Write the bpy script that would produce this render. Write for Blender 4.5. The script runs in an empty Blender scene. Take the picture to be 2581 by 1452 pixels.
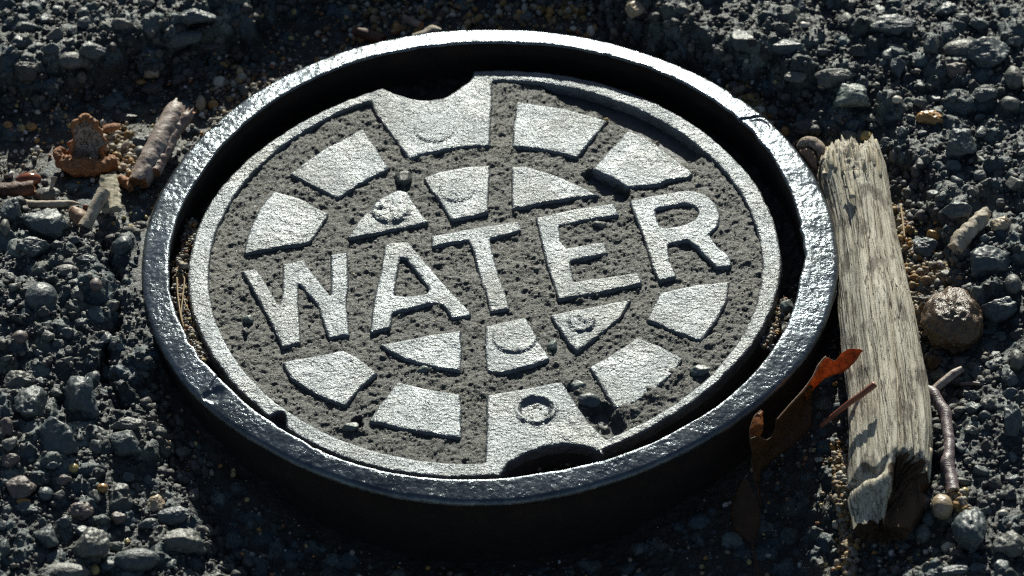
import bpy, bmesh, math, random
import numpy as np
from mathutils import Matrix, Vector
from mathutils.geometry import delaunay_2d_cdt
from mathutils.kdtree import KDTree

# ------------------------------------------------------------------ camera, sky, sun, exposure
S = 1e-4                      # one working unit is 0.1 mm
W, H = 2581, 1452
ELEV, ROLL, DIST = math.radians(43.81), math.radians(-2.05), 12000.0
SUN_EL, SUN_AZ = math.radians(22.5), math.radians(4.0)   # azimuth from +y towards +x
scene = bpy.context.scene
COL = scene.collection
back = np.array([0, -math.cos(ELEV), math.sin(ELEV)])
r0 = np.array([1.0, 0, 0]); u0 = np.cross(back, r0)
RIGHT = math.cos(ROLL) * r0 + math.sin(ROLL) * u0
UP = -math.sin(ROLL) * r0 + math.cos(ROLL) * u0
CAM = back * DIST
cd = bpy.data.cameras.new('camera'); cam = bpy.data.objects.new('camera', cd); COL.objects.link(cam)
m = Matrix.Identity(4)
for i in range(3):
    m[i][0], m[i][1], m[i][2], m[i][3] = RIGHT[i], UP[i], back[i], CAM[i] * S
cam.matrix_world = m
cd.sensor_fit = 'HORIZONTAL'; cd.sensor_width = 36; cd.lens = 36 * DIST / W
cd.clip_start = 0.02; cd.clip_end = 200
cd.dof.use_dof = True; cd.dof.focus_distance = DIST * S - 0.004; cd.dof.aperture_fstop = 24
scene.camera = cam

world = bpy.data.worlds.new('World'); scene.world = world; world.use_nodes = True
wn = world.node_tree; wn.nodes.clear()
sky = wn.nodes.new('ShaderNodeTexSky'); sky.sky_type = 'NISHITA'; sky.sun_disc = False
sky.sun_elevation = SUN_EL; sky.sun_rotation = SUN_AZ; sky.dust_density = 0.4; sky.ozone_density = 0.4; sky.air_density = 1.0
bg = wn.nodes.new('ShaderNodeBackground'); bg.inputs['Strength'].default_value = 0.05
wo = wn.nodes.new('ShaderNodeOutputWorld')
wn.links.new(sky.outputs[0], bg.inputs[0]); wn.links.new(bg.outputs[0], wo.inputs[0])
sd = bpy.data.lights.new('sun', 'SUN'); sd.energy = 5.0; sd.angle = math.radians(0.5); sd.color = (1.0, 0.99, 0.86)
sun = bpy.data.objects.new('sun', sd); COL.objects.link(sun)
sdir = Vector((math.cos(SUN_EL) * math.sin(SUN_AZ), math.cos(SUN_EL) * math.cos(SUN_AZ), math.sin(SUN_EL)))
sun.rotation_euler = sdir.to_track_quat('Z', 'Y').to_euler()
vs = scene.view_settings
vs.view_transform = 'Standard'; vs.look = 'None'; vs.exposure = 0.27; vs.gamma = 1.0; vs.use_curve_mapping = False
scene.cycles.max_bounces = 6; scene.cycles.diffuse_bounces = 3; scene.cycles.glossy_bounces = 3
scene.cycles.use_denoising = False; scene.cycles.pixel_filter_type = 'BLACKMAN_HARRIS'; scene.cycles.filter_width = 1.2
scene.cycles.sample_clamp_indirect = 4.0

# ------------------------------------------------------------------ numeric helpers
def P(px, py, z=0.0):
    """point of the plane at height z (units) seen at photo pixel px, py"""
    d = (px - W / 2) / DIST * RIGHT - (py - H / 2) / DIST * UP - back
    t = (z - CAM[2]) / d[2]
    return CAM + d * t
def PP(pts, z=0.0): return np.array([P(x, y, z) for x, y in pts])

def _hash(ix, iy, iz, seed):
    h = (ix.astype(np.uint32) * np.uint32(374761393) + iy.astype(np.uint32) * np.uint32(668265263)
         + iz.astype(np.uint32) * np.uint32(2147483647 - 1442695) + np.uint32(seed * 974711 + 12345))
    h = (h ^ (h >> np.uint32(13))) * np.uint32(1274126177)
    h = (h ^ (h >> np.uint32(16))) * np.uint32(2246822519)
    h = h ^ (h >> np.uint32(15))
    return h.astype(np.float32) / np.float32(2147483648.0) - 1.0
def vnoise(x, y, z=None, seed=0):
    x = np.asarray(x, np.float64); y = np.asarray(y, np.float64)
    z = np.zeros_like(x) + 0.37 if z is None else np.asarray(z, np.float64)
    xi, yi, zi = np.floor(x), np.floor(y), np.floor(z)
    fx, fy, fz = x - xi, y - yi, z - zi
    fx = fx * fx * (3 - 2 * fx); fy = fy * fy * (3 - 2 * fy); fz = fz * fz * (3 - 2 * fz)
    xi = xi.astype(np.int64); yi = yi.astype(np.int64); zi = zi.astype(np.int64)
    o = 0
    for dz in (0, 1):
        wz = fz if dz else 1 - fz
        for dy in (0, 1):
            wy = fy if dy else 1 - fy
            for dx in (0, 1):
                wx = fx if dx else 1 - fx
                o = o + wx * wy * wz * _hash(xi + dx, yi + dy, zi + dz, seed)
    return o
def fbm(x, y, z=None, wl=10.0, oct=3, seed=0, gain=0.5):
    o, a, f = 0, 1.0, 1.0 / wl
    for k in range(oct):
        o = o + a * vnoise(x * f, y * f, None if z is None else z * f, seed + 17 * k)
        a *= gain; f *= 2.03
    return o
def sstep(a, b, x):
    t = np.clip((x - a) / (b - a), 0, 1); return t * t * (3 - 2 * t)
def inside(poly, x, y):
    c = np.zeros(x.shape, bool); n = len(poly)
    for i in range(n):
        x1, y1 = poly[i][:2]; x2, y2 = poly[(i + 1) % n][:2]
        if y1 == y2: continue
        c ^= ((y1 > y) != (y2 > y)) & (x < (x2 - x1) * (y - y1) / (y2 - y1) + x1)
    return c
def seg_dist(poly, x, y, closed=True):
    d = np.full(x.shape, 1e9); n = len(poly)
    for i in range(n if closed else n - 1):
        x1, y1 = poly[i][:2]; x2, y2 = poly[(i + 1) % n][:2]
        vx, vy = x2 - x1, y2 - y1
        t = np.clip(((x - x1) * vx + (y - y1) * vy) / (vx * vx + vy * vy + 1e-9), 0, 1)
        d = np.minimum(d, np.hypot(x - x1 - t * vx, y - y1 - t * vy))
    return d

# ------------------------------------------------------------------ object helpers
def mk(name, v, f, mat, parent=None, origin=(0, 0, 0), col=None, smooth=True, loc=None):
    """v: points in units; origin: where the object's own origin lies (units)"""
    me = bpy.data.meshes.new(name)
    v = (np.asarray(v, float) - np.asarray(origin, float)) * S
    me.vertices.add(len(v)); me.vertices.foreach_set('co', v.astype(np.float32).ravel())
    if isinstance(f, np.ndarray):
        k = f.shape[1]; n = len(f); flat = f.ravel(); starts = np.arange(n) * k; tot = np.full(n, k)
    else:
        flat = np.array([i for p in f for i in p]); tot = np.array([len(p) for p in f]); n = len(f)
        starts = np.concatenate([[0], np.cumsum(tot)[:-1]])
    me.loops.add(len(flat)); me.loops.foreach_set('vertex_index', flat.astype(np.int32))
    me.polygons.add(n); me.polygons.foreach_set('loop_start', starts.astype(np.int32))
    me.polygons.foreach_set('loop_total', tot.astype(np.int32))
    me.update(calc_edges=True); me.validate()
    if smooth: me.polygons.foreach_set('use_smooth', np.ones(len(me.polygons), bool))
    if col is not None:
        a = me.color_attributes.new('Col', 'FLOAT_COLOR', 'POINT')
        c = np.ones((len(v), 4), np.float32); c[:, :3] = col; a.data.foreach_set('color', c.ravel())
    me.materials.append(mat)
    o = bpy.data.objects.new(name, me); COL.objects.link(o)
    if parent is not None: o.parent = parent
    else: o.location = tuple(np.asarray(origin, float) * S)
    return o
def empty(name, origin):
    o = bpy.data.objects.new(name, None); COL.objects.link(o); o.location = tuple(np.asarray(origin, float) * S)
    o.empty_display_size = 0.01
    return o
def tag(o, label=None, cat=None, group=None, kind=None):
    if label: o['label'] = label
    if cat: o['category'] = cat
    if group: o['group'] = group
    if kind: o['kind'] = kind
    return o
_ico = {}
def ico(sub):
    if sub not in _ico:
        bm = bmesh.new(); bmesh.ops.create_icosphere(bm, subdivisions=sub, radius=1)
        _ico[sub] = (np.array([v.co[:] for v in bm.verts]), np.array([[v.index for v in f.verts] for f in bm.faces])); bm.free()
    return _ico[sub]
def rock(seed, sub=4, kind='angular', rough=0.05):
    """unit rock: verts, faces"""
    rng = np.random.RandomState(seed); v, f = ico(sub); v = v.copy()
    r = np.ones(len(v)) * 1.15
    k = {'angular': 11, 'round': 0, 'worn': 16, 'slab': 9}[kind]
    rr = np.full(len(v), 1.15)
    for i in range(k):
        n = rng.normal(size=3); n /= np.linalg.norm(n)
        if kind == 'slab' and i < 2: n = np.array([.08, .1 * (1 if i else -1), 1.0 if i == 0 else -1.0]); n /= np.linalg.norm(n)
        d = rng.uniform(.55, .86) if kind != 'worn' else rng.uniform(.68, .95)
        c = v @ n; q = np.where(c > .05, d / np.maximum(c, .05), 9)
        kk = 30.0 if kind != 'worn' else 16.0
        rr = -np.log(np.exp(-kk * rr) + np.exp(-kk * np.minimum(q, 3))) / kk
    v = v * rr[:, None]
    o = rng.uniform(0, 99, 3)
    n = .06 * fbm(v[:, 0] + o[0], v[:, 1] + o[1], v[:, 2] + o[2], wl=.9, oct=2, seed=seed)
    n2 = rough * fbm(v[:, 0] + o[0], v[:, 1] + o[1], v[:, 2] + o[2], wl=.28, oct=3, seed=seed + 5, gain=.6)
    v = v * (1 + n + n2)[:, None]
    return v / np.abs(v).max(axis=0), f

# ------------------------------------------------------------------ materials
def nodes_for(name):
    m = bpy.data.materials.new(name); m.use_nodes = True; nt = m.node_tree
    b = nt.nodes['Principled BSDF']
    tc = nt.nodes.new('ShaderNodeTexCoord'); mp = nt.nodes.new('ShaderNodeVectorMath'); mp.operation = 'SCALE'
    mp.inputs['Scale'].default_value = 1 / S
    nt.links.new(tc.outputs['Object'], mp.inputs[0])
    return m, nt, b, mp.outputs[0]
def noise(nt, vec, wl, detail=4, rough=.55, stretch=None, dist=0):
    if stretch:
        mm = nt.nodes.new('ShaderNodeVectorMath'); mm.operation = 'MULTIPLY'; mm.inputs[1].default_value = stretch
        nt.links.new(vec, mm.inputs[0]); vec = mm.outputs[0]
    n = nt.nodes.new('ShaderNodeTexNoise'); n.inputs['Scale'].default_value = 1 / wl
    n.inputs['Detail'].default_value = detail; n.inputs['Roughness'].default_value = rough
    n.inputs['Distortion'].default_value = dist
    nt.links.new(vec, n.inputs['Vector']); return n.outputs['Fac']
def ramp(nt, fac, stops):
    r = nt.nodes.new('ShaderNodeValToRGB'); e = r.color_ramp.elements
    while len(e) < len(stops): e.new(.5)
    for el, (p, c) in zip(e, stops):
        el.position = p; el.color = (*c, 1) if len(c) == 3 else c
    nt.links.new(fac, r.inputs[0]); return r.outputs[0]
def mix(nt, fac, a, b, mode='MIX'):
    n = nt.nodes.new('ShaderNodeMix'); n.data_type = 'RGBA'; n.blend_type = mode
    for s, val in ((0, fac), (6, a), (7, b)):
        if isinstance(val, bpy.types.NodeSocket): nt.links.new(val, n.inputs[s])
        elif s == 0: n.inputs[0].default_value = val
        else: n.inputs[s].default_value = (*val, 1)
    return n.outputs[2]
def bump(nt, hgt, dist, strength=1.0, normal=None):
    b = nt.nodes.new('ShaderNodeBump'); b.inputs['Distance'].default_value = dist * S
    b.inputs['Strength'].default_value = strength
    nt.links.new(hgt, b.inputs['Height'])
    if normal is not None: nt.links.new(normal, b.inputs['Normal'])
    return b.outputs[0]
def vcol(nt):
    a = nt.nodes.new('ShaderNodeVertexColor'); a.layer_name = 'Col'; return a.outputs[0]
def fval(nt, fac, lo, hi):
    n = nt.nodes.new('ShaderNodeMapRange'); n.inputs[3].default_value = lo; n.inputs[4].default_value = hi
    n.inputs[1].default_value = .3; n.inputs[2].default_value = .7
    nt.links.new(fac, n.inputs[0]); return n.outputs[0]

def iron(name, dark, light, rough, metallic, wl, amp, rust=0.15, stretch=(1, 1, 1), wl2=22, amp2=2.0, patchy=.8):
    m, nt, b, v = nodes_for(name)
    n = noise(nt, v, 60, 5); c = ramp(nt, n, [(.35, dark), (.65, light)])
    rn = noise(nt, v, 34, 6, .7); rf = ramp(nt, rn, [(.56, (0, 0, 0)), (.72, (1, 1, 1))])
    k = nt.nodes.new('ShaderNodeMath'); k.operation = 'MULTIPLY'; k.inputs[1].default_value = rust
    nt.links.new(rf, k.inputs[0])
    c = mix(nt, k.outputs[0], c, (.10, .055, .03))
    nt.links.new(c, b.inputs['Base Color'])
    b.inputs['Metallic'].default_value = metallic
    bw = ramp(nt, noise(nt, v, 240, 3, .6), [(.42, (0, 0, 0)), (.66, (.45, .45, .45))]); c = mix(nt, bw, c, tuple(q * w for q, w in zip(dark, (.78, .66, .52))))
    nt.links.new(c, b.inputs['Base Color'])
    rg1 = fval(nt, noise(nt, v, 11, 3), rough - .07, rough + .08); rg2 = fval(nt, noise(nt, v, 190, 2), -.03, .05)
    ad = nt.nodes.new('ShaderNodeMath'); ad.operation = 'ADD'; nt.links.new(rg1, ad.inputs[0]); nt.links.new(rg2, ad.inputs[1]); nt.links.new(ad.outputs[0], b.inputs['Roughness'])
    b.inputs['Specular IOR Level'].default_value = .6
    a = bump(nt, noise(nt, v, wl2, 3, .5, stretch), amp2)
    pb = ramp(nt, noise(nt, v, 85, 3, .6), [(.40, (patchy,) * 3), (.56, (1, 1, 1))])
    a2 = nt.nodes.new('ShaderNodeBump'); a2.inputs['Distance'].default_value = amp * S; nt.links.new(pb, a2.inputs['Strength'])
    nt.links.new(noise(nt, v, wl, 4, .62, stretch, .3), a2.inputs['Height']); nt.links.new(a, a2.inputs['Normal']); a = a2.outputs[0]
    nt.links.new(a, b.inputs['Normal']); return m
def stone_mat(name, c1, c2, rough=.55, wl=9, amp=1.3, spec=.5, speck=None, coat=0):
    m, nt, b, v = nodes_for(name)
    c = ramp(nt, noise(nt, v, 14, 5, .65), [(.3, c1), (.7, c2)])
    if speck: c = mix(nt, ramp(nt, noise(nt, v, 5, 2), [(.62, (0, 0, 0)), (.68, (1, 1, 1))]), c, speck)
    nt.links.new(c, b.inputs['Base Color'])
    nt.links.new(fval(nt, noise(nt, v, 6, 2), rough - .12, rough + .12), b.inputs['Roughness'])
    b.inputs['Specular IOR Level'].default_value = spec; b.inputs['Coat Weight'].default_value = coat
    b.inputs['Coat Roughness'].default_value = .25
    a = bump(nt, noise(nt, v, wl, 4, .65), amp)
    nt.links.new(a, b.inputs['Normal']); return m

M = {}
M['lid'] = iron('worn_lid_iron', (.118, .134, .146), (.21, .232, .25), .345, .52, 7.5, 4.6, .25, (.95, 1.1, 1), 20, 4.2, .7)
M['rim_lid'] = M['lid']
M['ring'] = iron('polished_ring_iron', (.10, .12, .145), (.185, .215, .24), .26, .85, 11, 2.7, .2, (1, 1, 1), 40, 2.0, .5)
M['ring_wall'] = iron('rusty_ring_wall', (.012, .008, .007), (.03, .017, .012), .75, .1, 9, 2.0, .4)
M['plate'] = iron('lid_floor_iron', (.05, .055, .06), (.09, .09, .10), .5, .5, 8, 1.0, .1)

def attr_mat(name, rough, spec, wl, amp, var=.35, sparkle=0):
    m, nt, b, v = nodes_for(name)
    n = ramp(nt, noise(nt, v, 7, 4, .7), [(.3, (1 - var,) * 3), (.7, (1 + var,) * 3)])
    c = mix(nt, 1.0, vcol(nt), n, 'MULTIPLY')
    nt.links.new(c, b.inputs['Base Color'])
    nt.links.new(fval(nt, noise(nt, v, 6, 3), rough - .16, rough + .14), b.inputs['Roughness'])
    b.inputs['Specular IOR Level'].default_value = spec
    a = bump(nt, noise(nt, v, wl, 4, .7), amp)
    nt.links.new(a, b.inputs['Normal']); return m
M['asphalt'] = attr_mat('weathered_asphalt', .50, .42, 6.5, 3.0, .5)
M['grit'] = attr_mat('packed_sand_grit', .52, .5, 5.5, 4.0, .65)
M['grain'] = attr_mat('loose_grains', .6, .4, 5, .9, .35)

M['dark_grey'] = stone_mat('dark_grey_stone', (.046, .056, .059), (.112, .128, .130), .45, 8, 2.2)
M['blue_grey'] = stone_mat('blue_grey_stone', (.045, .058, .064), (.105, .125, .132), .43, 8, 2.0)
M['brown_grey'] = stone_mat('brown_grey_stone', (.066, .068, .062), (.165, .165, .148), .46, 8, 2.2)
M['green_grey'] = stone_mat('green_grey_stone', (.08, .10, .09), (.19, .22, .20), .45, speck=(.35, .38, .36))
M['tar'] = stone_mat('tar_coated_lump', (.035, .034, .033), (.075, .072, .07), .45, 6, 2.2)
M['tan'] = stone_mat('tan_pebble', (.30, .22, .14), (.50, .40, .28), .4, 8, .7)
M['cream'] = stone_mat('cream_pebble', (.42, .38, .30), (.66, .60, .50), .4, 8, .6)
M['amber'] = stone_mat('amber_pebble', (.26, .12, .03), (.46, .26, .08), .34, 8, .5, .5, coat=.15)
M['yellow'] = stone_mat('yellow_pebble', (.30, .21, .06), (.50, .38, .15), .34, 8, .5, .5, coat=.15)
M['pink'] = stone_mat('pink_brown_stone', (.09, .072, .066), (.19, .15, .135), .5, 8, 2.0)
M['pitted'] = stone_mat('pitted_brown_stone', (.06, .035, .02), (.16, .10, .058), .35, 16, 7.0, .6)

# ------------------------------------------------------------------ traced outlines (photo pixels)
RO = [(555,293),(634,236),(707,196),(799,154),(905,112),(1036,88),(1167,74.5),(1259,72),(1378,78),(1496,97),(1614,128),(1719,164),(1785,199),(1864,246),(1942,304),(2021,390),(2058,439),(2089,523),(2110,610),(2110,688),(427,442),(392,513),(366,589),(356,662),(356,741)]
RO2 = [(369,792),(400,871),(445,945),(482,989),(640,1115),(745,1170),(902,1231),(1007,1254),(1205,1270),(1362,1260),(1560,1212),(1700,1152),(1830,1080),(2089,819),(2047,876),(1995,947),(1942,996)]
RI = [(799,196),(707,244),(602,322),(508,438),(905,154),(1036,120),(1141,111),(1259,107),(1378,114),(1496,131),(1627,166),(1719,209),(1785,241),(1843,283),(1890,325),(1929,375),(1968,438),(1989,476),(2008,523),(2026,573),(2023,652),(2005,736),(479,473),(455,531),(437,599),(428,652),(429,715),(436,778),(463,845),(508,887),(550,937),(602,997),(686,1068),(760,1115),(818,1134),(902,1168),(1100,1202),(1218,1208),(1336,1199),(1441,1178),(1560,1147),(1691,1088),(1822,1007),(1888,960),(1905,934),(1958,861),(1984,808)]
CO = [(800,288),(707,343),(628,390),(584,438),(852,254),(944,228),(1191,191),(1260,170),(1365,177),(1496,202),(1601,238),(1719,293),(1811,362),(1864,417),(1911,471),(1942,536),(1958,578),(1968,636),(1966,690),(1952,770),(1920,840),(1850,920),(1760,1000),(1640,1075),(571,455),(534,505),(508,557),(487,604),(479,649),(478,715),(486,787),(497,832),(518,876),(560,939),(615,1002),(668,1036),(750,1100),(876,1150),(1000,1188),(1120,1205),(1200,1206)]
CI = [(799,312),(720,362),(649,424),(623,452),(584,510),(558,557),(535,610),(527,662),(529,741),(542,792),(568,853),(602,918),(668,989),(733,1042),(800,1078),(863,1105),(1007,1152),(1099,1164),(1218,1165),(1260,203),(1365,212),(1496,233),(1588,267),(1720,346),(1780,385),(1798,400),(1850,463),(1890,531),(1911,589),(1920,662),(1911,741),(1903,766),(1871,845),(1822,908),(1746,981),(1685,1026),(1585,1083)]
ZL, ZF = -42.0, -70.0        # lid top face, lid recessed floor
def circ(p):
    A = np.c_[2 * p[:, 0], 2 * p[:, 1], np.ones(len(p))]; s = np.linalg.lstsq(A, (p[:, :2] ** 2).sum(1), rcond=None)[0]
    return s[:2], math.sqrt(s[2] + s[0] ** 2 + s[1] ** 2)
def four(p, c, K=6, lam=.02):
    th = np.arctan2(p[:, 1] - c[1], p[:, 0] - c[0]); r = np.hypot(p[:, 0] - c[0], p[:, 1] - c[1])
    B = lambda t: np.concatenate([[np.ones_like(t)], [np.cos(k * t) for k in range(1, K + 1)], [np.sin(k * t) for k in range(1, K + 1)]]).T
    b = B(th); reg = np.diag([0] + [lam * k * k for k in range(1, K + 1)] * 2)
    w = np.linalg.solve(b.T @ b + reg, b.T @ r)
    return lambda t: B(np.asarray(t, float)) @ w
pRO = np.vstack([PP(RO, -15), PP(RO2, -20)]); pRI = PP(RI, -2)
cR, rr_ = circ(pRI)
fRO = four(pRO, cR); fRI = four(pRI, cR, 7)
pCO = PP(CO, ZL); pCI = PP(CI, ZL); cL, rl_ = circ(pCO)
fCO = four(pCO, cL, 4); fCI = four(pCI, cL, 4)

# ------------------------------------------------------------------ ground shape
CTRL_HI = [(700,-60,50),(850,-90,70),(1000,-110,80),(1200,-110,80),(1400,-110,75),(1560,-20,45),(560,55,34),(330,600,-14),(330,470,-30),(250,130,30),(430,60,32),(20,60,20),(0,200,10),(620,20,40),(1650,20,10),(1800,60,25),(1950,90,35),(2100,150,10),(2300,60,20),(2500,150,10),(2350,300,-15),(2500,500,-20),(2500,800,-50),(2440,1000,-65),(2500,1250,-75),(2300,1400,-95),(2450,1450,-80),(200,800,-15),(40,700,0),(330,850,-30),(400,1000,-70),(250,1100,-60),(450,1200,-110),(80,1100,-30),(100,1400,-60),(350,1400,-100),(560,1420,-150),(100,560,-10),(2000,250,-10),(2150,350,-45)]  # points beyond the top edge: unseen ground raised to shade the hollow
CTRL_LO = [(100,430,-62),(300,340,-70),(60,330,-55),(450,240,-95),(620,160,-115),(740,110,-115),(1000,40,-90),(1300,30,-75),(1600,80,-85),(1850,190,-85),(1990,300,-85),(2150,380,-95),(2330,640,-78),(2300,900,-105),(2330,1050,-100),(2370,1280,-105),(2200,1420,-150),(2135,1200,-140),(2140,1400,-150),(2060,1240,-190),(2080,1420,-235),(1980,1440,-245),(1900,1300,-215),(1500,1400,-240),(1100,1400,-240),(850,1420,-240),(800,1350,-215),(690,1400,-225),(650,1250,-165),(540,1100,-130),(430,980,-110),(330,520,-50),(250,560,-50)]
PIT = [(-60,255),(60,235),(160,215),(300,168),(440,128),(560,78),(640,35),(690,-20),(740,-60),(1000,-75),(1540,-60),(1560,40),(1690,95),(1790,170),(1880,170),(1960,205),(2005,260),(2040,320),(2120,345),(2260,400),(2290,480),(2400,600),(2420,690),(2320,720),(2330,880),(2460,900),(2420,960),(2330,1000),(2345,1120),(2365,1230),(2440,1260),(2420,1330),(2300,1330),(2240,1360),(2190,1452),(2160,1600),(760,1600),(640,1430),(590,1310),(530,1215),(455,1110),(410,1010),(392,930),(420,900),(600,700),(400,520),(330,560),(260,590),(165,560),(120,500),(-60,495)]
def idw(ctrl, x, y, e=70.0):
    num = 0; den = 0
    for px, py, z in ctrl:
        q = P(px, py, z); w = ((x - q[0]) ** 2 + (y - q[1]) ** 2 + e * e) ** -1.6
        num = num + w * z; den = den + w
    return num / den
pit_w = PP(PIT, -20)
crack = PP([(262,600),(283,650),(290,720),(288,800),(272,850),(262,930),(300,990)], -15)
def axis(a, b, step, grow=1.3, n=34):
    core = np.arange(a, b + step, step); g = step * np.cumsum(grow ** np.arange(1, n + 1))
    return np.concatenate([(a - g)[::-1], core, core[-1] + g])
GX = axis(-1420, 1430, 3.3); GY = axis(-1240, 1330, 3.3)
gx, gy = np.meshgrid(GX, GY)
rng = np.random.RandomState(4)
hi = idw(CTRL_HI, gx, gy); lo = idw(CTRL_LO, gx, gy)
sdist = np.where(inside(pit_w, gx, gy), 1, -1) * seg_dist(pit_w, gx, gy)
sdist = sdist + 34 * fbm(gx, gy, wl=120, oct=5, seed=3, gain=.62)
pit = sstep(-78, 40, sdist)
hi = hi + 11 * fbm(gx, gy, wl=120, oct=2, seed=8)
lo = lo + 7 * fbm(gx, gy, wl=100, oct=2, seed=9)
gz = hi * (1 - pit) + lo * pit
cr = seg_dist(crack, gx + 8 * fbm(gx, gy, wl=40, seed=5), gy, closed=False)
gz = gz - 48 * np.exp(-(cr / 11.0) ** 2)
# colour of the binder and of the sand floor
tn = fbm(gx, gy, wl=25, oct=3, seed=21)[..., None]
ASP = np.array([.026, .033, .034]); SND = np.array([.036, .033, .026])
gc = ASP * (1 + .3 * tn) * (1 - pit[..., None]) + SND * (1 + .45 * tn) * pit[..., None]
TEAL = np.array([.88, 1.02, 1.08])
def stamp(x, y, R, Hh, sink, color, seed, sharp=1.0):
    rg = np.random.RandomState(seed)
    i0, i1 = np.searchsorted(GX, [x - R * 1.3, x + R * 1.3]); j0, j1 = np.searchsorted(GY, [y - R * 1.3, y + R * 1.3])
    if i1 - i0 < 3 or j1 - j0 < 3: return
    xs, ys = np.meshgrid((GX[i0:i1] - x) / R, (GY[j0:j1] - y) / R)
    xs = xs + .12 * vnoise(xs * 2.3 + seed, ys * 2.3, seed=seed % 97); a = rg.uniform(0, 6.28); e = rg.uniform(.68, 1)
    u = xs * math.cos(a) + ys * math.sin(a); w = (-xs * math.sin(a) + ys * math.cos(a)) / e
    k = rg.randint(5, 9); h = np.full(u.shape, 1.0) + .42 * (u * rg.uniform(-1, 1) + w * rg.uniform(-1, 1)); h = np.minimum(h, 1.1 + .5 * (u * rg.uniform(-1, 1) + w * rg.uniform(-1, 1)))
    rnd = 1.05 - 1.05 * (u * u + w * w)
    for i in range(k):
        t = a + 6.283 * (i + rg.uniform(-.25, .25)) / k; s = rg.uniform(1.2, 2.8) * sharp
        h = np.minimum(h, s * (rg.uniform(.72, 1.0) - (u * math.cos(t) + w * math.sin(t))))
    h = np.minimum(h, 3 * rnd) if sharp > .8 else np.minimum(h * .5 + .5 * rnd, np.sqrt(np.maximum(rnd, 0)) + (rnd < 0) * -9)
    zc = gz[(j0 + j1) // 2, (i0 + i1) // 2]
    z = zc - sink * Hh + Hh * h
    sub = gz[j0:j1, i0:i1]; z = np.minimum(z, sub + 1.1 * Hh); win = (z > sub) & (h > 0)
    sub[win] = z[win]; gc[j0:j1, i0:i1][win] = color * TEAL
def pitat(x, y):
    i = min(max(np.searchsorted(GX, x), 0), len(GX) - 1); j = min(max(np.searchsorted(GY, y), 0), len(GY) - 1); return pit[j, i]
pal = np.array([(.075, .086, .088), (.09, .096, .09), (.07, .072, .063), (.058, .072, .08), (.14, .145, .13), (.10, .094, .078), (.038, .042, .042), (.085, .098, .098), (.05, .064, .07)])
for k in range(4600):
    x = rng.uniform(-1420, 1430); y = rng.uniform(-1240, 1330)
    if math.hypot(x - cR[0], y - cR[1]) < 900: continue
    pt = pitat(x, y)
    if pt > .5 and rng.rand() < .35: continue
    R = 8 + 46 * rng.rand() ** 2.4
    if pt > .5: R = min(R, 34)
    c = pal[rng.randint(len(pal))] * rng.uniform(.75, 1.25)
    stamp(x, y, R, R * rng.uniform(.38, .7), rng.uniform(.15, .5), c, k + 7, 1.0 if rng.rand() < .8 else .6)
for k in range(420):
    x = rng.uniform(-1420, 1430); y = rng.uniform(-1240, 1330)
    if math.hypot(x - cR[0], y - cR[1]) < 930 or pitat(x, y) > .4: continue
    stamp(x, y, rng.uniform(26, 58), rng.uniform(16, 30), rng.uniform(.25, .6), pal[rng.randint(len(pal))] * rng.uniform(.8, 1.3), k + 9007, 1.0)
for k in range(9000):
    x = rng.uniform(-1420, 1430); y = rng.uniform(-1240, 1330)
    if math.hypot(x - cR[0], y - cR[1]) < 900: continue
    R_ = rng.uniform(6, 14); stamp(x, y, R_, R_ * rng.uniform(.4, .8), rng.uniform(.2, .5), pal[rng.randint(len(pal))] * rng.uniform(.45, .9), k + 20011, 1.0)
det = 6.5 * fbm(gx, gy, wl=26, oct=2, seed=31) + 6.5 * np.abs(fbm(gx, gy, wl=12, oct=2, seed=33)) + 1.6 * vnoise(gx / 6.8, gy / 6.8, seed=36)
isst = (np.abs(gc - ASP * (1 + .3 * tn)).sum(-1) > .02) & (pit < .5)
gz = gz + det * np.where(isst, .22, 1.0 - .45 * pit)
gz = gz + 10 * sstep(.25, .9, fbm(gx, gy, wl=34, oct=3, seed=41)) * (1 - pit) * np.where(isst, .2, 1)
rad = np.hypot(gx - cR[0], gy - cR[1]); ang = np.arctan2(gy - cR[1], gx - cR[0])
rin = fRI(ang.ravel()).reshape(ang.shape); rout = fRO(ang.ravel()).reshape(ang.shape)
gz = np.where(rad < rin + 30, -135 + 8 * fbm(gx, gy, wl=20, oct=3, seed=51), gz)
edge = sstep(60, 0, rad - rout)
gz = np.where(rad > rin + 30, np.minimum(gz, gz * (1 - edge) + np.minimum(gz, -12 - 10 * edge) * edge), gz)
# loose litter lies in shallow hollows: keep the ground just under it
for pth, rr0, cap in (([(2336,980),(2366,1014),(2386,1068),(2392,1150),(2402,1245)], 26, -78), ([(2350,986),(2426,928)], 22, -74), ([(150,380),(160,425),(230,440),(295,410)], 34, -64), ([(350,465),(400,378),(447,262)], 40, -46),
                       ([(210,575),(262,484)], 26, -44), ([(284,540),(272,440)], 34, -50), ([(-20,484),(90,472)], 30, -54), ([(20,502),(200,514)], 18, -42), ([(2412,630),(2492,530)], 30, -42), ([(215,330),(215,400)], 60, -60), ([(2318,860),(2480,860)], 60, -100)):
    for k in range(len(pth) - 1):
        a_ = P(*pth[k], cap); b_ = P(*pth[k + 1], cap)
        d_ = seg_dist([a_, b_], gx, gy, closed=False); f_ = sstep(rr0 * 2.2, rr0 * .8, d_)
        gz = np.where(f_ > 0, gz * (1 - f_) + np.minimum(gz, cap + .3 * (gz - cap).clip(-20, 20)) * f_, gz)
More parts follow.
